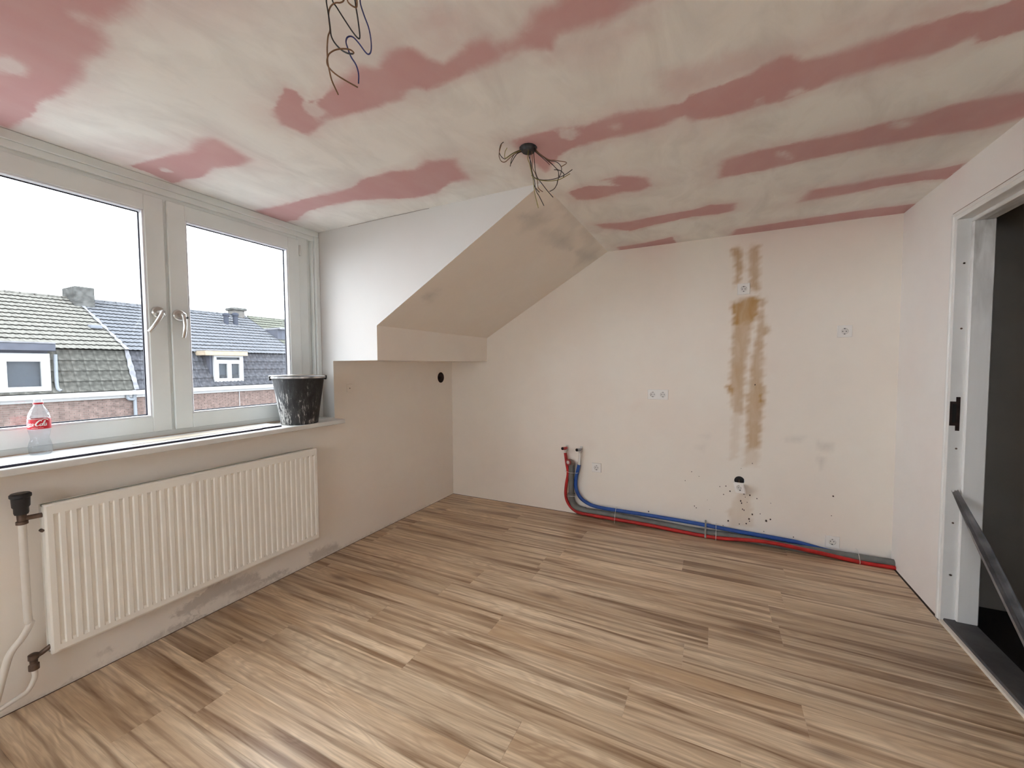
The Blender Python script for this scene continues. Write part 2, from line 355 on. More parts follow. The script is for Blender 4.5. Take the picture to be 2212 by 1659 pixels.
# wide board far from the frame goes on in the same stripes
def f_pink(co):
    P = co[:, :2]; v = np.full(len(P), -1.0)
    for p in PINKW: v = np.maximum(v, sdf(P, p))
    for p in HOLESW: v = np.minimum(v, -sdf(P, p)*0.9+0.002)
    return np.clip(v, -0.15, 0.15)
def f_faint(co):
    P = co[:, :2]; v = np.full(len(P), -1.0)
    for p in FAINTW+PINKW: v = np.maximum(v, sdf(P, p) + (0.018 if p in PINKW else 0))
    return np.clip(v, -0.3, 0.3)
PINKC = (0.62, 0.375, 0.375)
m_ceil = plaster('ceiling_filler', (0.885, 0.89, 0.86), [('faint', PINKC, 0.40, 0.05, 0.14, 7), ('pink', PINKC, 0.95, 0.008, 0.036, 22)], veil=0.42)
struct(grid('ceiling', (0, -0.22, H), (XR, 0, 0), (0, W+0.22, 0), 310, 185, m_ceil, {'pink': f_pink, 'faint': f_faint}), 'ceiling of pink plasterboard covered in white filler strips')

# ------------------------------------------------------------------ walls
def ZS(L): return [(1540+x/2.44, 500+y/2.44) for x, y in L]
STAIN = [(ZS([(97, 85), (145, 80), (158, 180), (146, 255), (114, 295), (122, 200)]), .9), (ZS([(188, 80), (247, 75), (243, 330), (196, 300), (192, 200)]), .7),
 (ZS([(98, 375), (178, 350), (246, 345), (243, 400), (222, 470), (200, 490), (108, 492)]), 1.0), (ZS([(108, 492), (205, 488), (190, 600), (172, 700), (160, 965), (112, 970), (88, 850), (95, 700), (100, 600)]), .72),
 (ZS([(250, 355), (280, 352), (266, 400), (270, 480), (305, 510), (266, 560), (260, 780), (277, 850), (262, 925), (246, 1145), (176, 1160), (178, 900), (202, 700), (234, 520)]), .74),
 (ZS([(70, 812), (105, 800), (125, 835), (95, 862)]), 1.0), (ZS([(240, 850), (272, 845), (268, 910), (244, 905)]), 1.0), (ZS([(100, 970), (150, 970), (130, 1190), (90, 1200)]), .25),
 (ZS([(165, 1160), (245, 1150), (240, 1235), (165, 1230)]), .3), (ZS([(130, 1380), (200, 1380), (210, 1560), (90, 1560), (80, 1480)]), .3), (ZS([(230, 640), (270, 640), (265, 770), (235, 770)]), .5)]
STAINW = [([tuple(at(x, y, 0, 0))[1:] for x, y in p], w) for p, w in STAIN]
def f_stain(co):
    P = co[:, 1:]; v = np.zeros(len(P))
    for p, w in STAINW:
        wob = 0.006*np.sin(P[:, 1]*61+P[:, 0]*23)+0.005*np.sin(P[:, 1]*143-P[:, 0]*71); k = np.clip((sdf(P, p)+wob)/0.017*0.5+0.5, 0, 1); v = np.maximum(v, w*k*k*(3-2*k))
    return v
SM = [([tuple(at(x, y, 0, 0))[1:] for x, y in p], w) for p, w in [
 ([(1768, 955), (1800, 958), (1798, 975), (1770, 972)], .5), ([(1765, 985), (1782, 992), (1775, 1015)], .4), ([(1695, 945), (1740, 942), (1730, 955), (1700, 955)], .3),
 ([(1500, 965), (1525, 960), (1520, 975)], .25), ([(1510, 940), (1535, 940), (1530, 948)], .2), ([(1255, 550), (1290, 545), (1282, 560), (1258, 572)], .5), ([(1915, 1205), (1932, 1190), (1932, 1215)], .6)]]
def f_smear(co):
    P = co[:, 1:]; v = np.zeros(len(P))
    for p, w in SM: v = np.maximum(v, w*np.clip(sdf(P, p)/0.018*0.5+0.5, 0, 1))
    return v
def wall_back_mat():
    m = plaster('wall_plaster_back'); N, L = m.node_tree.nodes, m.node_tree.links; b = N['Principled BSDF']
    src = b.inputs['Base Color'].links[0].from_socket; tc = [n for n in N if n.type == 'TEX_COORD'][0].outputs['Object']
    n = noise_(N, L, mapping(N, L, tc, (1, 14, 5)), 1.0, 5, 0.6)
    f = math_(N, L, 'MULTIPLY', attr(N, 'stain'), math_(N, L, 'MULTIPLY_ADD', n, 0.8, 0.5), None, True)
    c = mixc(N, L, f, src, (0.47, 0.285, 0.115))
    c = mixc(N, L, math_(N, L, 'MULTIPLY', attr(N, 'smear'), math_(N, L, 'MULTIPLY_ADD', n, 1.4, -0.1, True)), c, (0.30, 0.28, 0.26))
    # faint pinkish patches where the board shows through
    p = noise_(N, L, tc, 2.3, 4, 0.5)
    c = mixc(N, L, math_(N, L, 'MULTIPLY_ADD', p, 1.2, -0.78, True), c, (0.76, 0.62, 0.56))
    L.new(c, b.inputs['Base Color']); return m
HB = (2.602, 0.452, 0.034)     # socket box hole in the back wall: y, z, radius
def holed_panel(bm, h0, h1, v0, v1, hc, vc, r, s, P, seg=32):
    """panel in coordinates (h, v) with a round hole; P maps (h, v) to 3-D; s = half side of the square cell around the hole"""
    for a, b, c, d in ((h0, hc-s, v0, v1), (hc+s, h1, v0, v1), (hc-s, hc+s, v0, vc-s), (hc-s, hc+s, vc+s, v1)):
        if b > a and d > c: poly(bm, [P(a, c), P(b, c), P(b, d), P(a, d)])
    ring, sq = [], []
    for k in range(seg):
        t = 2*PI*k/seg; cx_, sy_ = math.cos(t), math.sin(t); q = s/max(abs(cx_), abs(sy_))
        ring.append(bm.verts.new(P(hc+r*cx_, vc+r*sy_))); sq.append(bm.verts.new(P(hc+q*cx_, vc+q*sy_)))
    for k in range(seg): bm.faces.new((ring[k], ring[(k+1) % seg], sq[(k+1) % seg], sq[k]))
# back wall: fine grid, the cell block around the socket box hole replaced by a holed panel
wb_m = wall_back_mat()
DY, DZ = W/170, H/112
o = grid('wall_back', (0, 0, 0), (0, W, 0), (0, 0, H), 170, 112, wb_m, {'stain': f_stain, 'smear': f_smear})
struct(o, 'far wall with sockets, pipes and a brown stain')
bm = bmesh.new(); bm.from_mesh(o.data)
j0, j1 = int((HB[0]-HB[2]-.004)/DY), int((HB[0]+HB[2]+.004)/DY)+1; k0, k1 = int((HB[1]-HB[2]-.004)/DZ), int((HB[1]+HB[2]+.004)/DZ)+1
kill = [f for f in bm.faces if j0*DY < f.calc_center_median().y < j1*DY and k0*DZ < f.calc_center_median().z < k1*DZ]
bmesh.ops.delete(bm, geom=kill, context='FACES')
seg = 48; ring, sq = [], []
cyy, czz = (j0+j1)/2*DY, (k0+k1)/2*DZ; hy, hz = (j1-j0)/2*DY, (k1-k0)/2*DZ
for k in range(seg):
    t = 2*PI*k/seg; c_, s_ = math.cos(t), math.sin(t); q = 1/max(abs(c_)/hy, abs(s_)/hz)
    ring.append(bm.verts.new((0, HB[0]+HB[2]*c_, HB[1]+HB[2]*s_))); sq.append(bm.verts.new((0, cyy+q*c_, czz+q*s_)))
for k in range(seg): bm.faces.new((ring[k], sq[k], sq[(k+1) % seg], ring[(k+1) % seg]))
# close the corners of the cell block
for sy, sz in ((-1, -1), (-1, 1), (1, -1), (1, 1)):
    cv = Vector((0, cyy+sy*hy, czz+sz*hz)); nb = sorted(sq, key=lambda v: (v.co-cv).length)[:2]
    if (nb[0].co-cv).length > 1e-5: 
        try: bm.faces.new((bm.verts.new(cv), nb[0], nb[1]))
        except ValueError: pass
bm.to_mesh(o.data); bm.free()
wall_back = o
bm = bmesh.new(); lathe(bm, [(HB[2], 0.0), (HB[2], -0.05), (0.001, -0.05)], (0, HB[0], HB[1]), 'x', 32, (False, True))
obj('socket_box', bm, m_dark, wall_back, True)
# paint spatter and screw holes on the back wall
SPAT = [(1555, 1051, 2), (1568, 1050, 2), (1577, 1061, 3), (1563, 1068, 2), (1607, 1067, 3), (1620, 1070, 3), (1635, 1077, 2), (1600, 1082, 3), (1602, 1087, 2.5), (1604, 1100, 2), (1607, 1102, 2),
 (1625, 1111, 2.5), (1642, 1110, 1.5), (1618, 1121, 3), (1619, 1126, 2), (1612, 1131, 3), (1573, 1125, 3), (1655, 1125, 3.5), (1664, 1122, 3), (1500, 1093, 2), (1504, 1097, 2), (1494, 1019, 2),
 (1510, 1029, 1.5), (1480, 1038, 1.5), (1800, 1072, 3), (1714, 1160, 2), (1562, 1135, 1.6), (1631, 831, 2.2), (1401, 1105, 2.5), (1520, 1135, 2), (1650, 1148, 1.5), (1597, 1132, 2), (1796, 1114, 1.5), (1665, 1087, 1.2),
 (1625, 1001, 1.5), (1601, 1012, 1.2), (1610, 1074, 1.5), (1614, 1085, 1.4), (1528, 1080, 1.0), (1533, 1101, 1.0)]
bm = bmesh.new()
for px, py, s in SPAT:
    c0 = at(px, py, 0, 0); r = s/2/255; n = 8; k0_ = random.uniform(1.0, 1.7)
    vs_ = [bm.verts.new((0.0008, c0.y+r*math.cos(2*PI*k/n)*random.uniform(.7, 1.1), c0.z+r*k0_*math.sin(2*PI*k/n)*random.uniform(.7, 1.1))) for k in range(n)]
    bm.faces.new(vs_); tip = [bm.verts.new((0.0, v.co.y, v.co.z)) for v in vs_]
    for k in range(n): bm.faces.new((vs_[k], tip[k], tip[(k+1) % n], vs_[(k+1) % n]))
o = obj('paint_spatter', bm, mat('spatter_brown', (0.05, 0.03, 0.02), 0.7), wall_back); o['kind'] = 'stuff'; o['label'] = 'small dark spatter spots'

# window-side wall (lower part), knee, slope, cheeks
LH = (0.19, 1.217, 0.052)
m_left = plaster('wall_plaster_left', WALL, [('scrape', (0.40, 0.345, 0.30), 0.55, 0.010, 0.075, 40)])
SCR = [[tuple((at(x, y, 1, 0).x, at(x, y, 1, 0).z)) for x, y in p] for p in [
 [(370, 1330), (460, 1262), (560, 1235), (560, 1255), (470, 1290), (390, 1335)], [(668, 1195), (728, 1172), (734, 1186), (690, 1208), (672, 1215)], [(210, 1415), (243, 1400), (240, 1407)],
 [(300, 1395), (430, 1322), (430, 1328), (310, 1402)], [(500, 1280), (620, 1228), (620, 1236), (510, 1290)]]]
def f_scr(co):
    P = co[:, [0, 2]]; v = np.full(len(P), -1.0)
    for p in SCR: v = np.maximum(v, sdf(P, p))
    v = np.maximum(v, 0.004-P[:, 1])
    return np.clip(v, -.2, .2)
wall_left = struct(grid('wall_left', (0.38, 0, 0), (XR-0.38, 0, 0), (0, 0, 0.93), 246, 47, m_left, {'scrape': f_scr}), 'window side wall below the sill')
bm = bmesh.new()
Pl = lambda a, b: (a, 0.0, b)
holed_panel(bm, 0, 0.38, 0.0, ZL, LH[0], LH[1], LH[2], 0.09, Pl)
poly(bm, [Pl(0.38, .93), Pl(CX, .93), Pl(CX, ZL), Pl(0.38, ZL)])
poly(bm, [Pl(XD, .93), Pl(XR, .93), Pl(XR, ZL), Pl(XD, ZL)])
obj('plaster_panel', bm, m_plaster, wall_left)
bm = bmesh.new(); lathe(bm, [(LH[2], 0.0), (LH[2], -0.12), (0.001, -0.12)], (LH[0], 0, LH[1]), 'y', 32, (False, True)); obj('duct_hole', bm, m_hole, wall_left, True)
SLS = [[tuple((at_plane(x, y, (0, YL, ZK), Vector((0, H-ZK, -(YT-YL)))).x, at_plane(x, y, (0, YL, ZK), Vector((0, H-ZK, -(YT-YL)))).y)) for x, y in p] for p in [
 [(1125, 465), (1170, 460), (1180, 480), (1140, 490)], [(1175, 500), (1230, 510), (1235, 540), (1200, 530)], [(1208, 432), (1215, 430), (1250, 480), (1245, 485)], [(1245, 540), (1290, 540), (1290, 560), (1250, 570)], [(1262, 495), (1285, 515), (1280, 525)], [(915, 640), (940, 630), (930, 650)]]]
def f_sm(co):
    P = co[:, :2]; v = np.full(len(P), -1.0)
    for p in SLS: v = np.maximum(v, sdf(P, p))
    return np.clip(v, -.2, .2)
m_slope = plaster('slope_plaster', WALL, [('smudge', (0.36, 0.35, 0.33), 0.42, 0.03, 0.09, 14)])
slope = struct(grid('ceiling_slope', (0, YL, ZK), (CX, 0, 0), (0, YT-YL, H-ZK), 72, 68, m_slope, {'smudge': f_sm}), 'sloping ceiling beside the dormer')
for a, b in ((0, CX), (XD, XR)):
    bm = bmesh.new()
    poly(bm, [(a, YL, ZL), (b, YL, ZL), (b, YL, ZK), (a, YL, ZK)]); poly(bm, [(a, 0, ZL), (b, 0, ZL), (b, YL, ZL), (a, YL, ZL)])
    if a: poly(bm, [(a, YL, ZK), (b, YL, ZK), (b, YT, H), (a, YT, H)])
    struct(obj('wall_knee', bm, m_plaster), 'boxed knee wall under the sloping ceiling')
bm = bmesh.new()
poly(bm, [(XD, -0.22, .93), (XD, -0.22, H), (XD, YT, H), (XD, YL, ZK), (XD, YL, ZL), (XD, 0, ZL), (XD, 0, .93)]); struct(obj('wall_dormer_near', bm, m_plaster), 'near cheek wall of the dormer')
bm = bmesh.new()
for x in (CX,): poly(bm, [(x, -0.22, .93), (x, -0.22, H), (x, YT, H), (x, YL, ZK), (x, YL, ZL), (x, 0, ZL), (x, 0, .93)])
cheek_m = plaster('dimmed_cheek_plaster', (0.61, 0.605, 0.585), fine=0.02)  # same white plaster, colour darkened to offset the overbright window light
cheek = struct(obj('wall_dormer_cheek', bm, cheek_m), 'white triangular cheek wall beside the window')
ck = [at(x, y, 0, CX) for x, y in ((752, 487), (790, 478), (830, 469), (870, 461), (905, 455), (927, 449))]
tube_obj('crack', [Vector((CX+.0005, p.y, min(p.z, H-.003)+random.uniform(-.002, .002))) for p in ck], 0.0011, mat('crack_shadow', (0.18, 0.15, 0.13), .9), cheek, 5, 3)
# wall under and around the window, added bounce slope outside
bm = bmesh.new()
poly(bm, [(CX, -.22, .93), (XD, -.22, .93), (XD, 0, .93), (CX, 0, .93)])
struct(obj('trim_1', bm, m_rawwood), 'bare timber under the window board')
bm = bmesh.new(); poly(bm, [(-2, -.225, .90), (XR+.5, -.225, .90), (XR+.5, -1.5, -.35), (-2, -1.5, -.35)]); poly(bm, [(-2, -1.5, -.35), (XR+.5, -1.5, -.35), (XR+.5, -1.5, -5.6), (-2, -1.5, -5.6)])  # unseen slope added to bounce sky light onto the ceiling
struct(obj('bounce_slope', bm, mat('pale_bounce_slope', (.30, .30, .30), .8, spec=0, noise=.2)), 'added pale slope below the window, bounces daylight inside')
# right wall with door opening; hall beyond

DX0, DX1, DZT, YD = 0.640, 1.625, 2.062, W+0.128
bm = bmesh.new(); Pr = lambda x, z: (x, W, z)
for a, b, c, d in ((0, DX0, 0, H), (DX1, XR, 0, H), (DX0, DX1, DZT, H)): poly(bm, [Pr(a, c), Pr(b, c), Pr(b, d), Pr(a, d)])
wall_right = struct(obj('wall_right', bm, m_plaster_r), 'white wall with the doorway')
RWY0, RWY1, RWZ0, RWZ1 = .95, 2.50, .85, 2.05
struct(boxes('wall_rear', [((XR, -.22, -.05), (XR+.1, RWY0, H)), ((XR, RWY1, -.05), (XR+.1, W+.01, H)), ((XR, RWY0, -.05), (XR+.1, RWY1, RWZ0)), ((XR, RWY0, RWZ1), (XR+.1, RWY1, H))], m_plaster), 'wall behind the viewer')
w2f = boxes('fill_window', [((XR+.02, RWY0, RWZ0), (XR+.08, RWY0+.07, RWZ1)), ((XR+.02, RWY1-.07, RWZ0), (XR+.08, RWY1, RWZ1)), ((XR+.02, RWY0, RWZ0), (XR+.08, RWY1, RWZ0+.07)), ((XR+.02, RWY0, RWZ1-.07), (XR+.08, RWY1, RWZ1)), ((XR+.02, 1.69, RWZ0), (XR+.08, 1.76, RWZ1))], m_frame)  # unseen window added to brighten the far wall
struct(w2f, 'added fill-light window behind the viewer'); box('glass_pane', (XR+.045, RWY0+.06, RWZ0+.06), (XR+.05, RWY1-.06, RWZ1-.06), m_glass, w2f)
struct(boxes('leak_strip', [((-.06, -.06, -.06), (0, W+.01, -.0005)), ((-.06, -.06, -.06), (XR+.1, 0, -.0005)), ((-.06, W, -.06), (DX0-.02, W+.1, -.0005)), ((DX1+.02, W, -.06), (XR+.1, W+.1, -.0005))], m_hole), 'brown strips added under the walls to stop light leaks')  # solid strips added to keep sky light from leaking under the walls
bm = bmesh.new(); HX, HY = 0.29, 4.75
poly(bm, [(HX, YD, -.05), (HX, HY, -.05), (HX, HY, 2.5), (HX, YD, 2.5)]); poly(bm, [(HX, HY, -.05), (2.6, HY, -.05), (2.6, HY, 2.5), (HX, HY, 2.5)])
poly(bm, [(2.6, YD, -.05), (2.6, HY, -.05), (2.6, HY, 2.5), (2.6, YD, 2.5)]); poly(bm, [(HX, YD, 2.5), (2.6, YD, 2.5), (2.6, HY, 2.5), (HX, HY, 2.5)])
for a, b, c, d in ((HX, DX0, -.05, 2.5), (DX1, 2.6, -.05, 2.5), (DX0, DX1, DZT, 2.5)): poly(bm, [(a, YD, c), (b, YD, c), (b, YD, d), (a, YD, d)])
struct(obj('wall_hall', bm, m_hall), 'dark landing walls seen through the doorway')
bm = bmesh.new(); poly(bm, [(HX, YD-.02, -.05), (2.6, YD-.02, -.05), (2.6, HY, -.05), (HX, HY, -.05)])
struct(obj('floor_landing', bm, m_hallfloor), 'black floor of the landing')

# ------------------------------------------------------------------ floor: laminate planks
floor = struct(box('floor', (-0.02, -0.02, -0.05), (XR, W, -0.009), m_floor_base), 'wood laminate floor')
PW, PLN = 0.181, 1.312
JO = {0: .815, -2: 1.0, -1: 1.432, 1: 1.207, 2: 1.795, 4: .65, -3: 2.413, -7: 2.252, -5: 1.395, 3: 0.70-.33}
def plank_mesh(x0, x1, y0, y1):
    g = 0.0001; bm = bmesh.new(); bx(bm, (x0+g, y0+g, -0.008), (x1-g, y1-g, 0.0), 0)
    es = [e for e in bm.edges if all(v.co.z > -0.001 for v in e.verts)]
    bmesh.ops.bevel(bm, geom=es, offset=0.0004, segments=1, affect='EDGES')
    for v in bm.verts: v.co -= Vector((x0, y0, 0))
    return bm
k = -11
while True:
    x0 = 1.787+k*PW; x1 = x0+PW
    if x0 > XR: break
    x0c, x1c = max(x0, 0.012), min(x1, XR)
    if x1c-x0c > .02:
        jy = JO.get(k, (0.37*k*1.7) % PLN); jy = jy % PLN
        ys = [0.006]+[jy+i*PLN for i in range(-1, 4) if 0.03 < jy+i*PLN < W-.03]+[W-0.012]
        for a, b in zip(ys, ys[1:]):
            o = obj('plank', plank_mesh(x0c, x1c, a, b), m_wood, floor); o.location = (x0c, a, 0)
    k += 1

# skirting-less wall edges: threshold, batten
threshold = box('threshold', (DX0+.02, W+.006, -0.03), (DX1-.02, YD-.002, 0.02), m_stone, None, .003)
tag(threshold, 'dark worn stone door threshold at the bottom of the doorway', 'threshold'); recentre(threshold, (1.1, W+.06, -.03))
o = box('batten', (DX0+.03, W-.012, -0.008), (DX1+.3, W+.004, 0.012), m_cream, None, .001)
tag(o, 'thin cream batten along the front of the dark threshold', 'batten'); recentre(o, (1.1, W-.004, -.008))

# ------------------------------------------------------------------ door frame
door = thing('door_1', 'white door frame without its door', 'door frame', (1.12, W, 0)); del door['category']; door['kind'] = 'structure'
JX, JT = 0.668, 2.035
def frame_u(name, y0, y1, x_in, z_in, x_out, z_out, m):
    mx = (DX0+DX1)/2; xr_in, xr_out = 2*mx-x_in, 2*mx-x_out
    return boxes(name, [((x_out, y0, 0.0), (x_in, y1, z_in)), ((xr_in, y0, 0.0), (xr_out, y1, z_in)), ((x_out, y0, z_in), (xr_out, y1, z_out))], m, door, .0012)
frame_u('rebate', W-.006, W+.048, JX, JT, DX0+.002, DZT-.002, m_door)
mx = (DX0+DX1)/2
each('stop', [((DX0+.002, W+.048, .018), (JX+.016, YD, JT-.016)), ((2*mx-JX-.016, W+.048, .018), (DX1-.002, YD, JT-.016))], m_grime, door, .004)
box('head_stop', (DX0+.002, W+.048, JT-.016), (DX1-.002, YD, DZT-.002), m_grime, door, .004)
boxes('casing_edge', [((DX0-.012, W-.012, 0), (DX0+.006, W+.002, DZT+.006)), ((DX1-.006, W-.012, 0), (DX1+.012, W+.002, DZT+.006)), ((DX0-.012, W-.012, DZT-.006), (DX1+.012, W+.002, DZT+.01))], m_door, door, .003)
boxes('seam', [((DX0-.020, W-.004, 0), (DX0-.012, W+.001, DZT+.012)), ((DX0-.020, W-.004, DZT+.010), (DX1+.02, W+.001, DZT+.016))], mat('seam_reddish', (0.24, 0.12, 0.10), .8, noise=.5, nscale=30), door)
# strike plate with its latch recess
bm = bmesh.new(); zc = 1.075
bx(bm, (JX, W+.018, zc-.085), (JX+.0025, W+.034, zc+.085), .001); bx(bm, (JX, W-.004, zc-.06), (JX+.0025, W+.022, zc+.062), .001)
sp_ = obj('strike_plate', bm, mat('rusty_steel', (0.045, 0.028, 0.025), .45, .5, noise=.5, nscale=50), door)
box('latch_recess', (JX+.0022, W+.005, zc-.045), (JX+.0034, W+.020, zc+.05), m_black, sp_)
for z in (1.82, 1.50, .90, .52, .25):
    bm = bmesh.new(); lathe(bm, [(.0045, 0), (.0045, .0012), (.001, .0014)], (JX, W+.026, z), 'x', 10); obj('screw', bm, m_brass, door)
# grey metal strip leaning in the doorway
a = at(2063, 1060, 1, W+.03); e1 = at(2212, 1365, 1, W+.06)
d_ = (e1-a).normalized(); tt = (0.035-a.z)/d_.z; b_ = a+d_*tt
if b_.x > DX1-.03: b_ = a+d_*((DX1-.03-a.x)/d_.x)
def profile(bm, a, b, w=.045, h=.016, t=.0022):
    d = (b-a).normalized(); v = Vector((0, 1, 0)); v = (v-d*v.dot(d)).normalized(); n = d.cross(v)
    sec = [(-w/2, 0), (w/2, 0), (w/2, h), (w/2-t, h), (w/2-t, t), (w*.1, t), (w*.08, h*.5), (-w*.08, h*.5), (-w*.1, t), (-w/2+t, t), (-w/2+t, h), (-w/2, h)]
    R_ = []
    for p, tw in ((a, .5), (a+(b-a)*.12, .35), (a+(b-a)*.3, .05), (a+(b-a)*.6, 0), (b, 0)):
        vv = v*math.cos(tw)+n*math.sin(tw); nn = n*math.cos(tw)-v*math.sin(tw); sc = .55 if p is a else (.75 if tw > .3 else 1)
        R_.append([bm.verts.new(p+vv*s*sc+nn*q*sc) for s, q in sec])
    for r0, r1 in zip(R_, R_[1:]):
        for k in range(len(sec)): bm.faces.new((r0[k], r0[(k+1) % len(sec)], r1[(k+1) % len(sec)], r1[k]))
    bm.faces.new(R_[0][::-1]); bm.faces.new(R_[-1])
bm = bmesh.new(); profile(bm, a, b_)
o = obj('metal_strip', bm, mat('galvanised_grey', (0.30, 0.31, 0.32), .45, .45, noise=.5, nscale=12), None, False)
tag(o, 'grey folded metal strip leaning diagonally across the doorway', 'metal strip'); recentre(o, b_)

# ------------------------------------------------------------------ window
win = thing('window_1', 'white window with two casements', 'window', (2.6, YW, SILL)); del win['category']; win['kind'] = 'structure'
XO0, XO1 = 1.535, 3.66
ZB0, ZT0 = 1.002, 2.196
YF = YW                      # room face of the casements
boxes('outer_frame', [((XO0, YF-.085, .955), (1.610, YF-.012, 2.245)), ((XO1-.075, YF-.085, .955), (XO1, YF-.012, 2.245)),
                      ((1.610, YF-.085, .955), (XO1-.075, YF-.012, 1.014)), ((1.610, YF-.085, 2.182), (XO1-.075, YF-.012, 2.245))], m_frame, win, .003)
each('head_liner', [((CX+.002, YF-.085, 2.245), (XD-.002, YF+.012, H-.001)), ((CX+.034, YF-.05, 2.215), (XD-.03, YF+.003, 2.246))], m_frame, win, .003)
each('side_liner', [((CX+.001, YF-.085, SILL), (CX+.034, YF+.014, 2.245)), ((1.490, YF-.085, SILL), (1.502, YF-.002, 2.243)), ((1.502, YF-.085, SILL), (1.537, YF-.03, 2.243)),
                     ((XO1, YF-.085, SILL), (XD-.001, YF+.01, 2.245))], m_frame, win, .003)
box('bottom_liner', (CX+.034, YF-.085, .955), (XD-.002, YF+.006, .978), m_rawwood, win, .002)
def casement(x0, x1, hx, hz, tilt):
    st = .082; f = bmesh.new()
    bx(f, (x0, YF-.06, ZB0), (x0+st, YF, ZT0), .004); bx(f, (x1-st, YF-.06, ZB0), (x1, YF, ZT0), .004)
    bx(f, (x0+st-.002, YF-.06, ZB0), (x1-st+.002, YF-.0004, ZB0+.08), .003); bx(f, (x0+st-.002, YF-.06, ZT0-.08), (x1-st+.002, YF-.0004, ZT0), .003)
    s = obj('casement', f, m_frame, win)
    gx0, gx1, gz0, gz1 = x0+st, x1-st, ZB0+.08, ZT0-.08
    b = .008; y0, y1 = YF-.036, YF-.004
    boxes('glazing_bead', [((gx0-.001, y0, gz0), (gx0+b, y1, gz1)), ((gx1-b, y0, gz0), (gx1+.001, y1, gz1)), ((gx0+b, y0, gz0-.001), (gx1-b, y1, gz0+b)), ((gx0+b, y0, gz1-b), (gx1-b, y1, gz1+.001))], m_bead, s, .002)
    g = b+.005
    boxes('gasket', [((gx0+b, y0-.002, gz0+b), (gx0+g, y0+.003, gz1-b)), ((gx1-g, y0-.002, gz0+b), (gx1-b, y0+.003, gz1-b)), ((gx0+g, y0-.002, gz0+b), (gx1-g, y0+.003, gz0+g)), ((gx0+g, y0-.002, gz1-g), (gx1-g, y0+.003, gz1-b))], m_gasket, s)
    box('glass_pane', (gx0+b, y0-.006, gz0+b), (gx1-b, y0-.002, gz1-b), m_glass, s)
    # handle: rosette, neck, curved lever
    h = obj('handle', lathe(bmesh.new(), [(.029, 0), (.029, .007), (.024, .012), (.012, .013), (.0105, .032), (.012, .05), (.006, .058)], (hx, YF, hz), 'y', 28), m_steel, s, True)
    ca, sa = math.cos(tilt), math.sin(tilt)
    P = [Vector((hx+(sa*q), YF+.046+u, hz-ca*q)) for q, u in ((0, 0), (.02, .010), (.05, .014), (.085, .010), (.118, -.002))]
    tube_obj('lever', P, lambda t: .0105-.002*t, m_steel, h, 14)
    k_ = P[1]; box('key_knob', (k_.x-.016, k_.y-.002, k_.z-.001), (k_.x-.006, k_.y+.012, k_.z+.010), m_dark if tilt < .3 else m_steel, h, .003)
    return s
c1 = casement(1.604, 2.352, 2.318, 1.607, .02)
c2 = casement(2.366, XO1-.06, 2.408, 1.612, .50)
box('meeting_post', (2.345, YF-.055, ZB0+.01), (2.373, YF-.014, ZT0-.01), m_frame, win, .002)
bm = bmesh.new(); lathe(bm, [(.006, -.035), (.006, .035)], (1.596, YF-.002, 2.125), 'z', 10); obj('hinge', bm, m_white, win, True)
bm = bmesh.new(); lathe(bm, [(.006, -.035), (.006, .035)], (1.596, YF-.002, 1.08), 'z', 10); obj('hinge', bm, m_white, win, True)
# window board
bm = bmesh.new(); bx(bm, (CX+.001, YF-.02, SILL-.028), (XD-.002, 0, SILL)); bx(bm, (CX+.028, -.001, SILL-.028), (XD+.03, .14, SILL), .003)
sill = struct(obj('trim_2', bm, m_sill), 'white window board')
# laminate offcut lying upside down on the board, dark core plus painted gap shadow at its front edge
def strip(name, pts, z0, z1, mats, loc):
    bm = bmesh.new(); lo = [bm.verts.new((x, y, z0)) for x, y in pts]; hi = [bm.verts.new((x, y, z1)) for x, y in pts]
    f = bm.faces.new(hi); bm.faces.new(lo[::-1]); n = len(pts)
    for k in range(n): q = bm.faces.new((lo[k], lo[(k+1) % n], hi[(k+1) % n], hi[k])); q.material_index = 1
    o = obj(name, bm, mats); recentre(o, loc); return o
m_offtop = mat('offcut_white_back', (0.80, 0.81, 0.80), .5, noise=.1, nscale=9, stretch=(1, 8, 1)); m_offedge = mat('offcut_core_and_gap_shade', (0.012, 0.01, 0.03), .6)
o = strip('laminate_offcut', [(1.90, .072), (2.02, .066), (2.02, .080), (3.70, .126), (3.70, -.108), (1.88, -.108)], SILL+.0005, SILL+.0095, [m_offtop, m_offedge], (2.8, 0, SILL))
tag(o, 'long whitish laminate offcut with dark edge lying on the window board', 'offcut')
o = strip('wood_offcut', [(1.98, .035), (2.36, .046), (2.60, .040), (2.56, -.05), (1.98, -.06)], SILL+.0097, SILL+.0115, [mat('pale_oak', (0.66, 0.58, 0.46), .5, noise=.15, nscale=9, stretch=(1, 9, 1)), mat('pale_oak_edge', (0.4, 0.33, 0.25), .7)], (2.3, 0, SILL+.01))
tag(o, 'short pale wood offcut on top of the long laminate offcut', 'offcut')

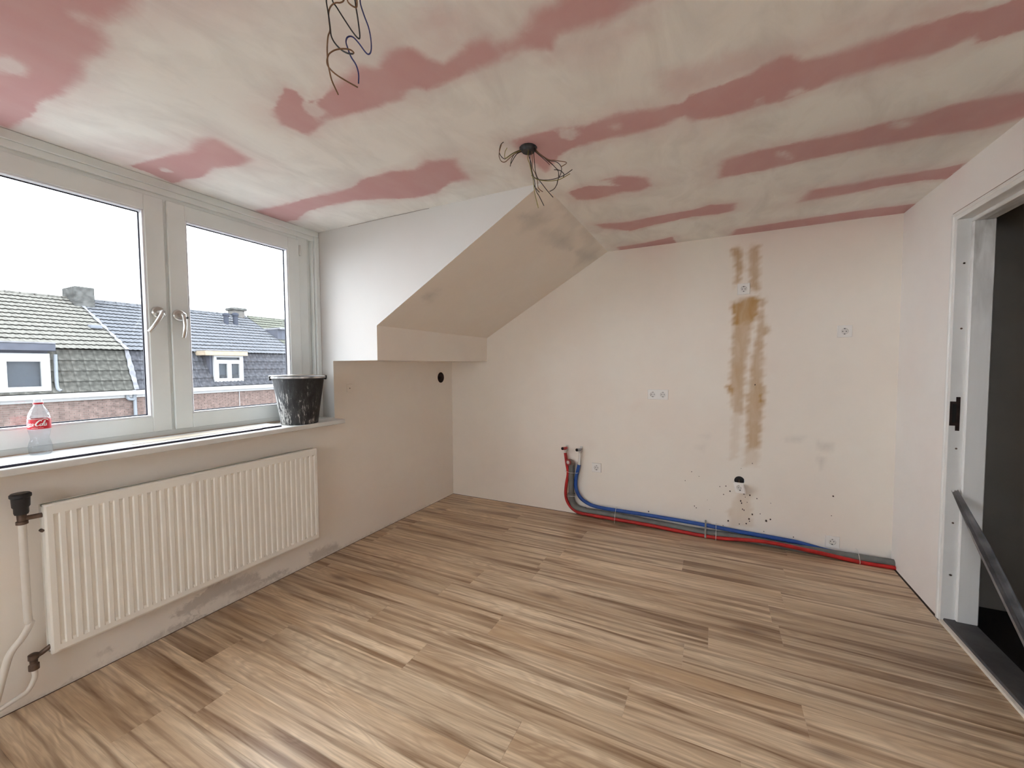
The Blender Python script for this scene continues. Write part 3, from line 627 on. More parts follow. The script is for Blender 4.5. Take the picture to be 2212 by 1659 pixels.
# ------------------------------------------------------------------ bucket
BX, BY, BZ = 1.748, .030, SILL+.0008
bk = thing('bucket', 'black plaster-stained mortar bucket standing on the window board', 'bucket', (BX, BY, BZ))
bm = bmesh.new(); prof = []
n = 14
for i in range(n+1): t = i/n; prof.append((.107+(.148-.107)*t, .004+.282*t))
prof = [(.001, .006), (.100, .006), (.104, 0), (.108, .004)] + prof[1:] + [(.1555, .288), (.157, .294), (.155, .300), (.149, .300), (.146, .292)]
for i in range(n, -1, -1): t = i/n; prof.append((.104+(.145-.104)*t, .010+.276*t))
prof.append((.001, .012)); lathe(bm, prof, (BX, BY, BZ), 'z', 56, (True, True)); obj('bucket_body', bm, bucket_mat(), bk, True)
bm = bmesh.new(); lathe(bm, [(.1575, .290), (.159, .2955), (.1565, .302), (.150, .302), (.1485, .2955), (.150, .290), (.1575, .290)], (BX, BY, BZ), 'z', 56, (False, False)); obj('rim', bm, mat('plaster_coated_rim', (.62, .61, .60), .6, col2=(.22, .22, .22), nscale=20), bk, True)
ax_ = Vector((.82, -.40, 0)).normalized(); pr = Vector((-ax_.y, ax_.x, 0))
for s in (-1, 1):
    c0 = Vector((BX, BY, BZ+.292))+ax_*s*.160; bm = bmesh.new(); bx(bm, c0-Vector((.008, .008, .014)), c0+Vector((.008, .008, .014)), .004); obj('handle_lug', bm, m_dark, bk)
P = [Vector((BX, BY, BZ+.300))+ax_*(.166*math.cos(t))+pr*(.160*math.sin(t))+Vector((0, 0, .006+.006*math.sin(t))) for t in np.linspace(0, PI, 15)]
tube_obj('wire_handle', P, .0026, m_steel, bk, 8, 2)

# ------------------------------------------------------------------ bottle
bp_ = at(90, 975, 2, SILL+.0095); BLX, BLY, BLZ = 2.852, -.062, SILL+.0098
bt = thing('bottle', 'empty clear soft drink bottle with red label on the window board', 'bottle', (BLX, BLY, BLZ))
m_pet, N, L, b = nodes('clear_pet'); N.remove(b)
t_ = N.new('ShaderNodeBsdfTransparent'); t_.inputs[0].default_value = (.86, .88, .895, 1); g_ = N.new('ShaderNodeBsdfGlossy'); g_.inputs['Roughness'].default_value = .10; _nt = N.new('ShaderNodeTexNoise'); _nt.inputs['Scale'].default_value = 70; _bp = N.new('ShaderNodeBump'); _bp.inputs['Strength'].default_value = .8; _bp.inputs['Distance'].default_value = .006; L.new(N.new('ShaderNodeTexCoord').outputs['Object'], _nt.inputs['Vector']); L.new(_nt.outputs[0], _bp.inputs['Height']); L.new(_bp.outputs[0], g_.inputs['Normal'])
d2 = N.new('ShaderNodeBsdfTranslucent'); d2.inputs[0].default_value = (.8, .82, .84, 1)
fr = N.new('ShaderNodeLayerWeight'); fr.inputs[0].default_value = .5; L.new(_bp.outputs[0], fr.inputs['Normal'])
mx1 = N.new('ShaderNodeMixShader'); L.new(math_(N, L, 'MULTIPLY_ADD', math_(N, L, 'POWER', fr.outputs['Facing'], 3.0), .6, .05), mx1.inputs[0]); L.new(t_.outputs[0], mx1.inputs[1]); L.new(g_.outputs[0], mx1.inputs[2])
mx2 = N.new('ShaderNodeMixShader'); mx2.inputs[0].default_value = .035; L.new(mx1.outputs[0], mx2.inputs[1]); L.new(d2.outputs[0], mx2.inputs[2]); L.new(mx2.outputs[0], N['Material Output'].inputs[0])
bprof = [(.001, .004), (.018, .002), (.027, 0), (.0315, .006), (.0335, .018), (.0335, .034), (.0310, .048), (.0275, .060), (.0265, .068), (.0280, .078), (.0300, .088), (.0318, .097), (.0325, .105),
         (.0325, .142), (.0325, .150), (.0315, .158), (.0285, .170), (.0235, .182), (.0180, .193), (.0145, .201), (.0130, .206), (.0130, .211), (.0158, .212), (.0158, .2145), (.0122, .215), (.0122, .226), (.0110, .226)]
def bottle_r(k, r, h):
    a = 2*PI*k/40; f = 1.0
    if .018 < h < .066: f += .035*math.cos(5*a)*math.sin((h-.0)/.066*PI)
    if .155 < h < .200: f += .02*math.cos(12*a)
    if h < .012: f += .05*math.cos(5*a)
    return r*f
bm = bmesh.new(); rings = []
for r, h in bprof:
    rings.append([bm.verts.new((BLX+bottle_r(k, r, h)*math.cos(2*PI*k/40), BLY+bottle_r(k, r, h)*math.sin(2*PI*k/40), BLZ+h)) for k in range(40)])
for a, b in zip(rings, rings[1:]):
    for k in range(40): bm.faces.new((a[k], a[(k+1) % 40], b[(k+1) % 40], b[k]))
obj('bottle_body', bm, m_pet, bt, True)
m_lred = mat('label_red', (0.56, 0.006, 0.018), .4); m_lwhite = mat('label_white', (.85, .84, .82), .4)
lab = obj('label', lathe(bmesh.new(), [(.0331, .105), (.0331, .147)], (BLX, BLY, BLZ), 'z', 48, (False, False)), m_lred, bt, True)
obj('tamper_ring', lathe(bmesh.new(), [(.0145, .2065), (.0150, .2065), (.0150, .2125), (.0145, .2125), (.0145, .2065)], (BLX, BLY, BLZ), 'z', 32, (False, False)), m_lred, bt, True)
va0 = math.atan2(CAM.y-BLY, CAM.x-BLX)
def wrap(u, v, r=.0335): a = va0+u/r; return Vector((BLX+r*math.cos(a), BLY+r*math.sin(a), BLZ+v))
def text_mesh(body, size, u0, v0, shear=.35, name='lettering', off=.0, extra=None, width=None):
    cu = bpy.data.curves.new('t', 'FONT'); cu.body = body; cu.size = size; cu.shear = shear; cu.align_x = 'CENTER'; cu.offset = off
    to = bpy.data.objects.new('t', cu); C.objects.link(to); bpy.context.view_layer.update()
    me = to.to_mesh(); bm = bmesh.new(); bm.from_mesh(me); to.to_mesh_clear(); bpy.data.objects.remove(to)
    bmesh.ops.triangulate(bm, faces=bm.faces); bmesh.ops.subdivide_edges(bm, edges=[e for e in bm.edges if e.calc_length() > .003], cuts=1)
    xs = [v.co.x for v in bm.verts]; w0 = max(xs)-min(xs); k = (width/w0) if width else 1
    for v in bm.verts: v.co = wrap(u0+v.co.x*k, v0+v.co.y)
    return bm
def ribbon(bm, pts, wfn):
    Q = cr([(x, y, 0) for x, y in pts], 6); n = len(Q); L_, R_ = [], []
    for i, p in enumerate(Q):
        t = (Q[min(i+1, n-1)]-Q[max(i-1, 0)]).normalized(); nn = Vector((-t.y, t.x, 0)); w = wfn(i/(n-1))
        a, b = p+nn*w, p-nn*w; L_.append(bm.verts.new(wrap(a.x, a.y))); R_.append(bm.verts.new(wrap(b.x, b.y)))
    for i in range(n-1): bm.faces.new((L_[i], R_[i], R_[i+1], L_[i+1]))
# script lettering "Coca-Cola", drawn stroke by stroke; mm units around the label
S_ = .001
def script(bm, u0, v0, k):
    th = lambda a, b=.25: (lambda t: S_*k*(b+(a-b)*math.sin(PI*t)))
    def st(pts, a=.75, b=.25): ribbon(bm, [(u0+S_*k*(x+y*.30), v0+S_*k*y) for x, y in pts], th(a, b))
    def capC(x): st([(x+7.2, 10.2), (x+6.4, 13.0), (x+3.4, 12.0), (x+.6, 6.8), (x+.8, 2.0), (x+3.4, .2), (x+7.0, 2.2)], 1.25, .35)
    def o_(x): st([(x+2.6, 5.6), (x+.5, 4.2), (x+.2, 1.4), (x+1.8, .1), (x+3.7, 1.8), (x+3.7, 4.6), (x+2.6, 5.6), (x+4.4, 4.6)], .8, .3)
    def c_(x): st([(x+3.4, 4.6), (x+2.4, 5.7), (x+.5, 3.9), (x+.3, 1.4), (x+1.8, .1), (x+4.2, 1.2)], .85, .3)
    def a_(x): o_(x); st([(x+4.1, 5.6), (x+3.9, 2.6), (x+4.2, .4), (x+5.8, 1.0)], .7, .3)
    def l_(x): st([(x, 1.4), (x+2.4, 6.6), (x+2.6, 11.6), (x+1.2, 11.0), (x+.5, 4.0), (x+.9, .5), (x+3.0, .9)], .75, .3)
    capC(0); o_(7.2); c_(11.6); a_(15.6); st([(21.4, 4.0), (23.6, 4.4)], .6, .5); capC(23.6); o_(30.6); l_(34.6); a_(37.6)
    st([(4, .2), (9, -2.4), (14, -1.4), (17, -1.0)], .8, .2)            # tail of the first C
    st([(29.5, 12.8), (34, 16.0), (40, 14.2), (44, 11.2)], .9, .2)      # flourish of the second C through the l
bm = bmesh.new(); script(bm, -.0525, .1195, 1.72); lt = obj('lettering', bm, m_lwhite, lab); lt['label'] = 'white script lettering'
obj('lettering', text_mesh('ORIGINAL TASTE', .0044, -.006, .1095, .1), m_lwhite, lab)
for vv in (.1055, .1463):
    bm = bmesh.new()
    for k in range(48):
        a0, a1 = 2*PI*k/48, 2*PI*(k+1)/48
        poly(bm, [(BLX+.03325*math.cos(a), BLY+.03325*math.sin(a), BLZ+h) for a, h in ((a0, vv-.0004), (a1, vv-.0004), (a1, vv+.0004), (a0, vv+.0004))])
    obj('label_rule', bm, m_lwhite, lab)

# ------------------------------------------------------------------ radiator
RX0, RX1, RZ0, RZ1, RY = 1.680, 2.893, .200, .798, .100
rad = thing('radiator', 'long cream panel radiator hanging on the wall under the window', 'radiator', (2.29, 0, .2))
nr = 36; pitch = (RX1-RX0-.03)/nr
def ribbed(name, yf, sgn, parent):
    xs, ds = [RX0, RX0+.006], [-.004, 0.0]
    for i in range(nr):
        c0 = RX0+.015+pitch*(i+.5)
        for dx, d in ((-.0100, 0), (-.0062, -.0065), (.0010, -.0070), (.0048, -.0065), (.0086, 0)): xs.append(c0+dx); ds.append(d)
    xs += [RX1-.006, RX1]; ds += [0, -.004]
    zs = [RZ0, RZ0+.008, RZ0+.030, RZ0+.040, RZ1-.050, RZ1-.040, RZ1-.006, RZ1]; ev = [0, 0, 0, 1, 1, 0, 0, 0]; eb = [-.005, 0, 0, 0, 0, 0, 0, -.005]
    bm = bmesh.new(); G = [[bm.verts.new((x, yf+sgn*(d*(e if d != -.004 else 1)+q), z)) for z, e, q in zip(zs, ev, eb)] for x, d in zip(xs, ds)]
    for i in range(len(xs)-1):
        for j in range(len(zs)-1): bm.faces.new((G[i][j], G[i+1][j], G[i+1][j+1], G[i][j+1]))
    # turned-back edges
    for ring in ([G[i][0] for i in range(len(xs))], [G[i][-1] for i in range(len(xs))], G[0], G[-1]):
        back = [bm.verts.new(v.co+Vector((0, -sgn*.014, 0))) for v in ring]
        for a, b, c, d in zip(ring, ring[1:], back[1:], back): bm.faces.new((a, b, c, d))
    o = obj(name, bm, m_rad, parent); o.data.polygons.foreach_set('use_smooth', [True]*len(o.data.polygons)); o.data.set_sharp_from_angle(angle=math.radians(30)); return o
ribbed('front_panel', RY, 1, rad); ribbed('rear_panel', .040, -1, rad)
each('end_cap', [((RX0+.001, .045, RZ0+.01), (RX0+.006, RY-.012, RZ1-.01)), ((RX1-.006, .045, RZ0+.01), (RX1-.001, RY-.012, RZ1-.01))], m_rad, rad)
bm = bmesh.new(); x = RX0+.02
while x < RX1-.03: bx(bm, (x, .056, RZ1-.016), (x+.004, RY-.014, RZ1-.006)); x += .012
bx(bm, (RX0+.01, .050, RZ1-.010), (RX1-.01, .056, RZ1-.004)); obj('top_grille', bm, m_rad, rad)['kind'] = 'stuff'
each('wall_bracket', [((RX0+.15, .0015, .3), (RX0+.18, .042, .72)), ((RX1-.18, .0015, .3), (RX1-.15, .042, .72))], m_rad, rad)
# thermostatic valve, supply pipe, return valve
TX, TY = 2.942, .062
v = thing('radiator_valve', 'black thermostatic valve at the top left corner of the radiator', 'valve', (TX, TY, .78))
bm = bmesh.new(); lathe(bm, [(.018, .775), (.020, .782), (.020, .800), (.024, .806), (.025, .838), (.029, .842), (.029, .852), (.024, .857), (.001, .858)], (TX, TY, 0), 'z', 28); obj('knob', bm, m_dark, v, True)
bm = bmesh.new(); lathe(bm, [(.012, .735), (.0165, .737), (.0165, .748), (.0125, .750), (.0135, .776)], (TX, TY, 0), 'z', 20); obj('valve_body', bm, m_brass, v, True)
tube_obj('union', [(TX, TY, .757), (TX-.02, TY+.002, .757), (RX1-.004, .07, .757)], .0095, m_brass, v, 12)
bm = bmesh.new(); lathe(bm, [(.0, 0), (.006, 0), (.006, .016), (.001, .016)], (RX1+.006, .076, .70), 'y', 12); obj('bleed_screw', bm, m_brass, v, True)
def atw(px, py, y): p = at(px, py, 1, y); return p
sp = [Vector((TX, TY, .745)), Vector((TX, TY, .62)), Vector((TX, TY, .46)), Vector((TX-.001, TY, .36))] + [atw(x, y, TY) for x, y in ((66, 1345), (48, 1378), (22, 1412), (8, 1455), (-4, 1500), (-20, 1560))]
sp[-1].z = max(sp[-1].z, .012)
o = tube_obj('heating_pipe', sp, .0115, m_pipe, None, 14); tag(o, 'cream supply pipe running down from the thermostatic valve', 'pipe'); recentre(o, sp[-1])
v2 = thing('return_valve', 'dark brass return valve at the bottom left corner of the radiator', 'valve', (TX-.008, TY, .2))
bm = bmesh.new(); lathe(bm, [(.010, .155), (.015, .158), (.015, .178), (.011, .182), (.0115, .196), (.015, .200), (.015, .218), (.008, .222), (.001, .222)], (TX-.008, TY, 0), 'z', 20); obj('valve_body', bm, m_brass, v2, True)
tube_obj('union', [(TX-.008, TY, .205), (TX-.03, TY+.002, .212), (RX1-.006, .07, .228)], .009, m_brass, v2, 12)
sp = [Vector((TX-.008, TY, .160)), Vector((TX-.008, TY, .125))] + [atw(x, y, TY) for x, y in ((60, 1492), (38, 1508), (10, 1526), (-30, 1552), (-60, 1575))]
for p in sp: p.z = max(p.z, .012)
o = tube_obj('heating_pipe', sp, .0085, m_pipe, None, 12); tag(o, 'thin cream return pipe curving down from the lower valve', 'pipe'); recentre(o, sp[-1])

# ------------------------------------------------------------------ sockets
def make_socket(name, label, y, z, gangs=1, group='wall sockets on the far wall'):
    w = .080*gangs+.0 if gangs == 1 else .158
    s = thing(name, label, 'socket', (0, y, z), group)
    cs = [0] if gangs == 1 else [-.0385, .0385]; hw = w/2
    bm = bmesh.new(); T = .0095; cell = .0385 if gangs == 2 else hw-.002
    P = lambda a, b: (T, y+a, z+b)
    edges_ = []
    for c0 in cs:
        ring, sq = [], []
        for k in range(32):
            t = 2*PI*k/32; c_, s_ = math.cos(t), math.sin(t); q = cell/max(abs(c_), abs(s_))
            ring.append(bm.verts.new(P(c0+.0205*c_, .0205*s_))); sq.append(bm.verts.new(P(c0+q*c_, q*s_)))
        for k in range(32): bm.faces.new((ring[k], ring[(k+1) % 32], sq[(k+1) % 32], sq[k]))
        well = [bm.verts.new(v_.co+Vector((-.013+.0, 0, 0))) for v_ in ring]
    bm2 = bmesh.new()
    # rim of the plate down to the wall
    a = hw-.002 if gangs == 1 else .077; b0 = .038
    pr_ = [(a, b0 if gangs == 2 else a, T), (a+.002, (b0 if gangs == 2 else a)+.002, T-.003), (a+.002, (b0 if gangs == 2 else a)+.002, 0.0)]
    rows = [[bm.verts.new((d, y+sx*p, z+sz*q)) for sx, sz in ((-1, -1), (1, -1), (1, 1), (-1, 1))] for p, q, d in pr_]
    for r0, r1 in zip(rows, rows[1:]):
        for k in range(4): bm.faces.new((r0[k], r0[(k+1) % 4], r1[(k+1) % 4], r1[k]))
    if gangs == 2: poly(bm, [P(-.0005, -.038), P(.0005, -.038), P(.0005, .038), P(-.0005, .038)])
    bm2.free(); plate = obj('cover_plate', bm, m_socket, s)
    for c0 in cs:
        bm = bmesh.new(); lathe(bm, [(.0205, T), (.0195, .0006), (.001, .0006)], (0, y+c0, z), 'x', 32, (False, True)); wl = obj('socket_well', bm, m_socket_in, s, True)
        for sg in (-1, 1):
            obj('pin_hole', lathe(bmesh.new(), [(.0029, .0005), (.0029, .0016), (.0005, .0016)], (0, y+c0+sg*.0095, z), 'x', 10, (True, True)), m_black, wl)
            box('earth_clip', (.0006, y+c0-.0035, z+sg*.0185-.003), (.0085, y+c0+.0035, z+sg*.0185+.003), m_dark, wl, .0008)
    return s
s0 = make_socket('wall_socket', 'white socket high on the far wall in the brown stain', 2.606, 1.884)
def cp(loc, label):
    c = copy_tree(s0, loc); c['label'] = label; return c
cp((0, 3.205, 1.548), 'white socket at eye height near the right corner of far wall')
cp((0, 1.513, .436), 'white socket just right of the water pipe ends')
cp((0, 3.172, .094), 'white socket low above the pipes near the right corner')
make_socket('double_wall_socket', 'white double socket in the middle of the far wall', 2.014, 1.089, 2)
# loose socket hanging out of its box hole
ls = copy_tree(s0, (.048, 2.604, .412)); ls.rotation_euler = (math.radians(8), math.radians(10), math.radians(-38)); ls['label'] = 'loose white socket hanging out of the dark round hole'
ls.name = 'loose_socket'
tube_obj('cable', [(-.03, 2.602, .455), (.005, 2.600, .452), (.028, 2.598, .435), (.043, 2.600, .42)], .0035, m_wire_n, wall_back, 8)
# blanked box cover on the window side wall
jb = thing('junction_cover', 'painted-over square blank cover on wall right of the bucket', 'cover plate', (1.316, 0, 1.172))
box('cover_plate', (1.288, 0, 1.143), (1.346, .006, 1.201), m_plaster, jb, .002); box('notch', (1.315, .005, 1.166), (1.323, .0066, 1.174), mat('notch_dark', (.25, .2, .17), .8), jb)

# ------------------------------------------------------------------ water and drain pipes
def wp(L, x, zmin=.012):
    out = []
    for q in L:
        px, py = q[:2]; xx = max(q[2] if len(q) > 2 else x, .0175); p = at(px, py, 0, xx); p.z = max(p.z, zmin); out.append(p)
    return out
blue = wp([(1251, 1004, .03), (1245, 1030), (1244, 1052), (1251, 1071), (1263, 1083), (1280, 1092), (1305, 1098), (1330, 1102), (1400, 1113), (1500, 1130), (1600, 1149), (1700, 1167, .030), (1735, 1175, .026), (1790, 1190, .018), (1860, 1204, .014), (1928, 1219, .014)], .034)
o = tube_obj('cold_water_pipe', blue, .0150, m_blue, None, 12); tag(o, 'blue flexible water pipe curving down and running along the wall', 'pipe'); recentre(o, blue[-1])
red = wp([(1221, 978, .03), (1224, 1000), (1227, 1022), (1223, 1048), (1222, 1070), (1228, 1088), (1242, 1103, .06), (1262, 1110, .07), (1330, 1122, .08), (1400, 1134, .08), (1500, 1154, .08), (1560, 1163, .085), (1650, 1170, .085), (1760, 1192, .085), (1860, 1217, .08), (1934, 1228, .078)], .036, .0105)
o = tube_obj('hot_water_pipe', red, .0132, m_red, None, 12); tag(o, 'red flexible water pipe curving down and running along the floor', 'pipe'); recentre(o, red[-1])
dr = thing('drain_pipe', 'grey plastic drain pipe between the red and blue pipes', 'pipe', (.04, 1.30, 0))
gp = wp([(1235, 1003), (1234, 1040), (1234, 1068)], .036); gy = gp[-1].y
elbow = wp([(1234, 1068), (1236, 1083), (1245, 1096), (1262, 1103)], .040, .02)
run = wp([(1262, 1103), (1330, 1114), (1400, 1127), (1500, 1146), (1600, 1162), (1700, 1181), (1800, 1198), (1860, 1207), (1934, 1222)], .045, .024)
for i, p in enumerate(run): p.z = max(.026, p.z*1.0)
tube_obj('riser', gp, .0260, m_grey, dr, 18, smooth_path=False); tube_obj('elbow', elbow, .0285, m_grey, dr, 18); tube_obj('run', run, .0260, m_grey, dr, 18)
c1_ = elbow[-1]; bm = bmesh.new(); tube(bm, [elbow[0]-Vector((0, 0, -.012)), elbow[0]-Vector((0, 0, .012))], .0310, 18, smooth_path=False); obj('coupling', bm, m_grey, dr, None)
bm = bmesh.new(); tube(bm, [elbow[-1]+(run[1]-run[0]).normalized()*-.012, elbow[-1]+(run[1]-run[0]).normalized()*.014], .0310, 18, smooth_path=False); obj('coupling', bm, m_grey, dr)
tp = gp[0]
tube_obj('outlet', [tp+Vector((0, 0, -.01)), tp+Vector((.0, 0, .012)), tp+Vector((.026, -.006, .028)), tp+Vector((.05, -.014, .028))], .0255, mat('outlet_dusty_grey', (.30, .25, .22), .6, noise=.3), dr, 18)
oc = tp+Vector((.051, -.0143, .028)); dv = Vector((.022, -.008, 0)).normalized()
tube_obj('rubber_collar', [oc-dv*.006, oc+dv*.004], .0265, mat('collar_red', (.30, .05, .05), .6), dr, 20, smooth_path=False)
tube_obj('outlet_mouth', [oc+dv*.003, oc+dv*.0055], .0150, mat('mouth_pale', (.62, .55, .52), .6), dr, 16, smooth_path=False)
# wall elbows with stub pipes
def stub(px, py, top, m, label):
    w = at(px+10, py-2, 0, 0.0); t = thing('water_outlet', label, 'pipe outlet', w)
    z = w.z; yy = w.y
    box('wall_plate', (0, yy-.012, z-.026), (.005, yy+.012, z+.026), m_white, t, .002)
    tube_obj('elbow_body', [(.002, yy, z), (.022, yy, z), (.032, yy, z-.008), (.034, yy-.002, z-.030)], .0135, mat('white_metal_elbow', (.60, .56, .52), .4, .3), t, 14)
    e = at(px, py, 0, .105)
    tube_obj('stub_pipe', [(.024, yy, z), (.06, yy*.5+e.y*.5+.006, z*.6+e.z*.4), tuple(e)], .0135, m, t, 14)
    dd = (e-Vector((.06, yy*.5+e.y*.5+.006, z*.6+e.z*.4))).normalized(); tube_obj('mouth', [e-dd*.002, e+dd*.0020], .0128, m_black, t, 14, smooth_path=False)
    l = [Vector((.034, yy-.002, z-.028)), Vector(top)]; m1 = (l[0]+l[1])/2
    tube_obj('tail', [l[0], m1, l[1]], .0105, m_tie, t, 12)
    return t
stub(1215, 969, tuple(red[0]), mat('stub_red', (.42, .03, .03), .45), 'red stub pipe outlet sticking out of the wall on the left')
stub(1246, 972, tuple(blue[0]), mat('stub_grey', (.30, .31, .33), .4), 'grey stub pipe outlet sticking out of the wall on the right')
# zip ties around the bundle
def tie(pts, label, r=.0016):
    o = tube_obj('zip_tie', pts, r, m_tie, None, 6, 5); tag(o, label, 'zip tie', 'zip ties on the pipe bundle'); recentre(o, pts[0]); return o
p0 = at(1222, 1018, 0, .062); p1 = at(1246, 1022, 0, .062)
tie([p0+Vector((-.025, -.004, 0)), p0+Vector((.001, -.002, 0)), (p0+p1)/2+Vector((.010, 0, -.003)), p1+Vector((.0, .004, 0)), p1+Vector((-.025, .004, 0))], 'white zip tie around the upright red and grey pipes')
p0 = at(1225, 1071, 0, .066); p1 = at(1243, 1072, 0, .066)
tie([p0+Vector((-.02, -.002, 0)), p0+Vector((.002, 0, 0)), (p0+p1)/2+Vector((.008, 0, 0)), p1+Vector((0, .003, 0)), p1+Vector((-.02, .004, 0))], 'white zip tie just above the drain elbow')
for px, lbl in ((1330, 'white zip tie on the pipes nearest the drain elbow'), (1547, 'thin white zip tie right beside the metal pipe bracket'), (1856, 'white zip tie on the pipes nearest the right corner')):
    y = at(px, 1110, 0, .05).y
    zt = .128 if px < 1400 else (.092 if px < 1700 else .060); zt = [p.z for p in blue if True][0]*0+zt
    cz = np.interp(y, [p.y for p in blue[5:]], [p.z for p in blue[5:]])+.012 if px < 1740 else .062
    tie([(.004, y, cz+.006), (.038, y, cz+.010), (.074, y, cz*.62+.012), (.100, y, .022), (.098, y, .004)], lbl)
y = at(1524, 1140, 0, .05).y; cz = np.interp(y, [p.y for p in blue[5:]], [p.z for p in blue[5:]])
bm = bmesh.new(); Q = cr([(.0, y, cz+.03), (.03, y, cz+.022), (.05, y, cz+.008), (.080, y, cz*.5), (.098, y, .018), (.094, y, .002)], 4); hw = .006
for a, b in zip(Q, Q[1:]):
    n_ = (b-a).cross(Vector((0, 1, 0))).normalized()*.0008
    for s_ in (1,):
        poly(bm, [a+Vector((0, -hw, 0)), a+Vector((0, hw, 0)), b+Vector((0, hw, 0)), b+Vector((0, -hw, 0))])
bmesh.ops.solidify(bm, geom=bm.faces, thickness=.0012)
o = obj('pipe_strap', bm, mat('strap_galvanised', (.55, .54, .50), .4, .6)); tag(o, 'pale metal strap holding the pipe bundle to the wall', 'pipe strap'); recentre(o, (0, y, cz))

# ------------------------------------------------------------------ ceiling wires
def bundle(name, label, loc, traces, plane_p, r, zoom):
    t = thing(name, label, 'wires', loc); ox, oy, s = zoom; n = Vector((CAM.x-plane_p[0], CAM.y-plane_p[1], 0)).normalized()
    for m_, pts, dep in traces:
        P = []
        for i, q in enumerate(pts):
            p = at_plane(ox+q[0]/s, oy+q[1]/s, Vector(plane_p)+n*(dep[0]+(dep[1]-dep[0])*i/(len(pts)-1)), n); p.z = min(p.z, H-.002); P.append(p)
        tube_obj('wire', P, r, m_, t, 6, 5)
    return t
K_, Nn, Bb, Yy = m_wire_k, m_wire_n, m_wire_b, m_wire_y
hole1 = at(765, -72, 2, H)
T1 = [(K_, [(700, -500), (600, -300), (500, -120), (468, 0), (490, 160), (512, 300), (530, 440), (545, 560), (600, 670), (700, 775), (800, 830), (885, 840)], (0, .03)),
 (Nn, [(885, 838), (893, 815), (840, 775), (740, 760), (620, 775), (540, 815), (500, 860), (478, 950), (500, 1040), (600, 1145), (760, 1250), (960, 1362)], (.03, .02)),
 (K_, [(720, -520), (640, -260), (560, -20), (640, 130), (760, 320), (880, 500), (965, 598), (990, 560), (960, 300), (930, 120), (900, -60), (800, -300), (760, -520)], (0, .01)),
 (Nn, [(740, -500), (760, -200), (745, -10), (690, 40), (610, 45), (540, 95), (505, 190), (512, 330), (525, 470), (495, 570), (482, 740), (485, 880), (490, 970), (520, 1120), (560, 1270), (655, 1475)], (.01, .0)),
 (Bb, [(760, -520), (900, -300), (985, -100), (1000, 60), (1060, 250), (1130, 440), (1165, 640), (1165, 790), (1130, 845), (1080, 815), (980, 680), (900, 590), (840, 565), (790, 590), (775, 660), (800, 745), (850, 880), (930, 1010), (970, 1150), (970, 1300)], (.0, .03)),
 (Nn, [(745, -500), (780, -200), (790, -20), (830, 60), (920, 115), (945, 80), (930, -60), (850, -260), (755, -500)], (.02, .02))]
w1 = bundle('ceiling_wires', 'long looping black, brown and blue wires hanging at the top edge', hole1, T1, (hole1.x, hole1.y, H), .0017, (640, 0, 7.212))
hb = at(1141, 318, 2, H)
T2 = [(K_, [(720, 520), (560, 590), (450, 670), (410, 690), (350, 640), (320, 560), (345, 440), (395, 350)], (.0, .05)),
 (Nn, [(730, 540), (600, 600), (500, 680), (425, 745), (360, 735), (320, 660), (322, 560), (360, 430)], (.0, .05)), (K_, [(740, 560), (600, 600), (540, 700), (515, 825)], (.0, .02)),
 (K_, [(720, 560), (640, 600), (580, 680), (520, 790)], (.01, .02)), (Yy, [(700, 540), (560, 600), (440, 680), (415, 640), (425, 560), (460, 490)], (0, .04)),
 (K_, [(860, 540), (850, 640), (890, 760), (905, 900), (945, 1050), (975, 1250), (1040, 1370), (1120, 1530)], (.0, .03)), (Yy, [(860, 420), (840, 560), (830, 680), (860, 770), (890, 900), (930, 1080), (955, 1300), (1020, 1570)], (.01, .04)),
 (Nn, [(900, 540), (910, 700), (920, 860), (960, 940), (1000, 1060), (1010, 1180), (1045, 1240), (1100, 1280)], (.0, .02)), (K_, [(935, 540), (950, 740), (965, 900), (1000, 1020), (1080, 1130), (1180, 1260), (1285, 1380)], (.0, .03)),
 (K_, [(880, 540), (870, 700), (900, 900), (925, 1040), (950, 1180), (1040, 1290)], (.0, .03)),
 (Nn, [(950, 500), (1050, 600), (1200, 700), (1300, 715), (1400, 730), (1500, 745), (1525, 765), (1490, 795), (1430, 830)], (.0, .06)), (K_, [(960, 530), (1100, 650), (1210, 720), (1330, 740), (1400, 790), (1435, 860), (1420, 960), (1370, 1060), (1350, 1150), (1300, 1230), (1220, 1275)], (.0, .04)),
 (Nn, [(950, 540), (1080, 640), (1220, 740), (1310, 830), (1370, 900), (1385, 1000), (1365, 1100), (1350, 1160)], (.0, .03)), (K_, [(940, 520), (1060, 610), (1180, 720), (1280, 800), (1360, 880), (1430, 910), (1480, 970), (1465, 1020)], (.0, .03)),
 (K_, [(900, 980), (980, 1040), (1100, 1070), (1260, 1060), (1400, 1020), (1520, 960), (1630, 880)], (.02, .06)), (Yy, [(900, 990), (1000, 1060), (1150, 1085), (1300, 1080), (1420, 1050), (1590, 955)], (.02, .06)),
 (K_, [(950, 550), (1080, 660), (1190, 760), (1220, 795)], (.0, .02)), (K_, [(1300, 885), (1360, 890), (1380, 930), (1380, 1010)], (.03, .03))]
w2 = bundle('ceiling_wires', 'bushy tuft of short dark wires hanging from the black ceiling box', hb, T2, (hb.x, hb.y, H), .0016, (1040, 260, 8.296))
bm = bmesh.new(); lathe(bm, [(.036, H-.0005), (.040, H-.004), (.034, H-.010), (.028, H-.020), (.001, H-.016)], (hb.x, hb.y, 0), 'z', 14); obj('ceiling_box', bm, m_dark, w2)
bm = bmesh.new(); lathe(bm, [(.034, H-.0005), (.036, H-.004), (.030, H-.008), (.001, H-.008)], (hole1.x, hole1.y, 0), 'z', 18); obj('ceiling_box', bm, m_dark, w1)

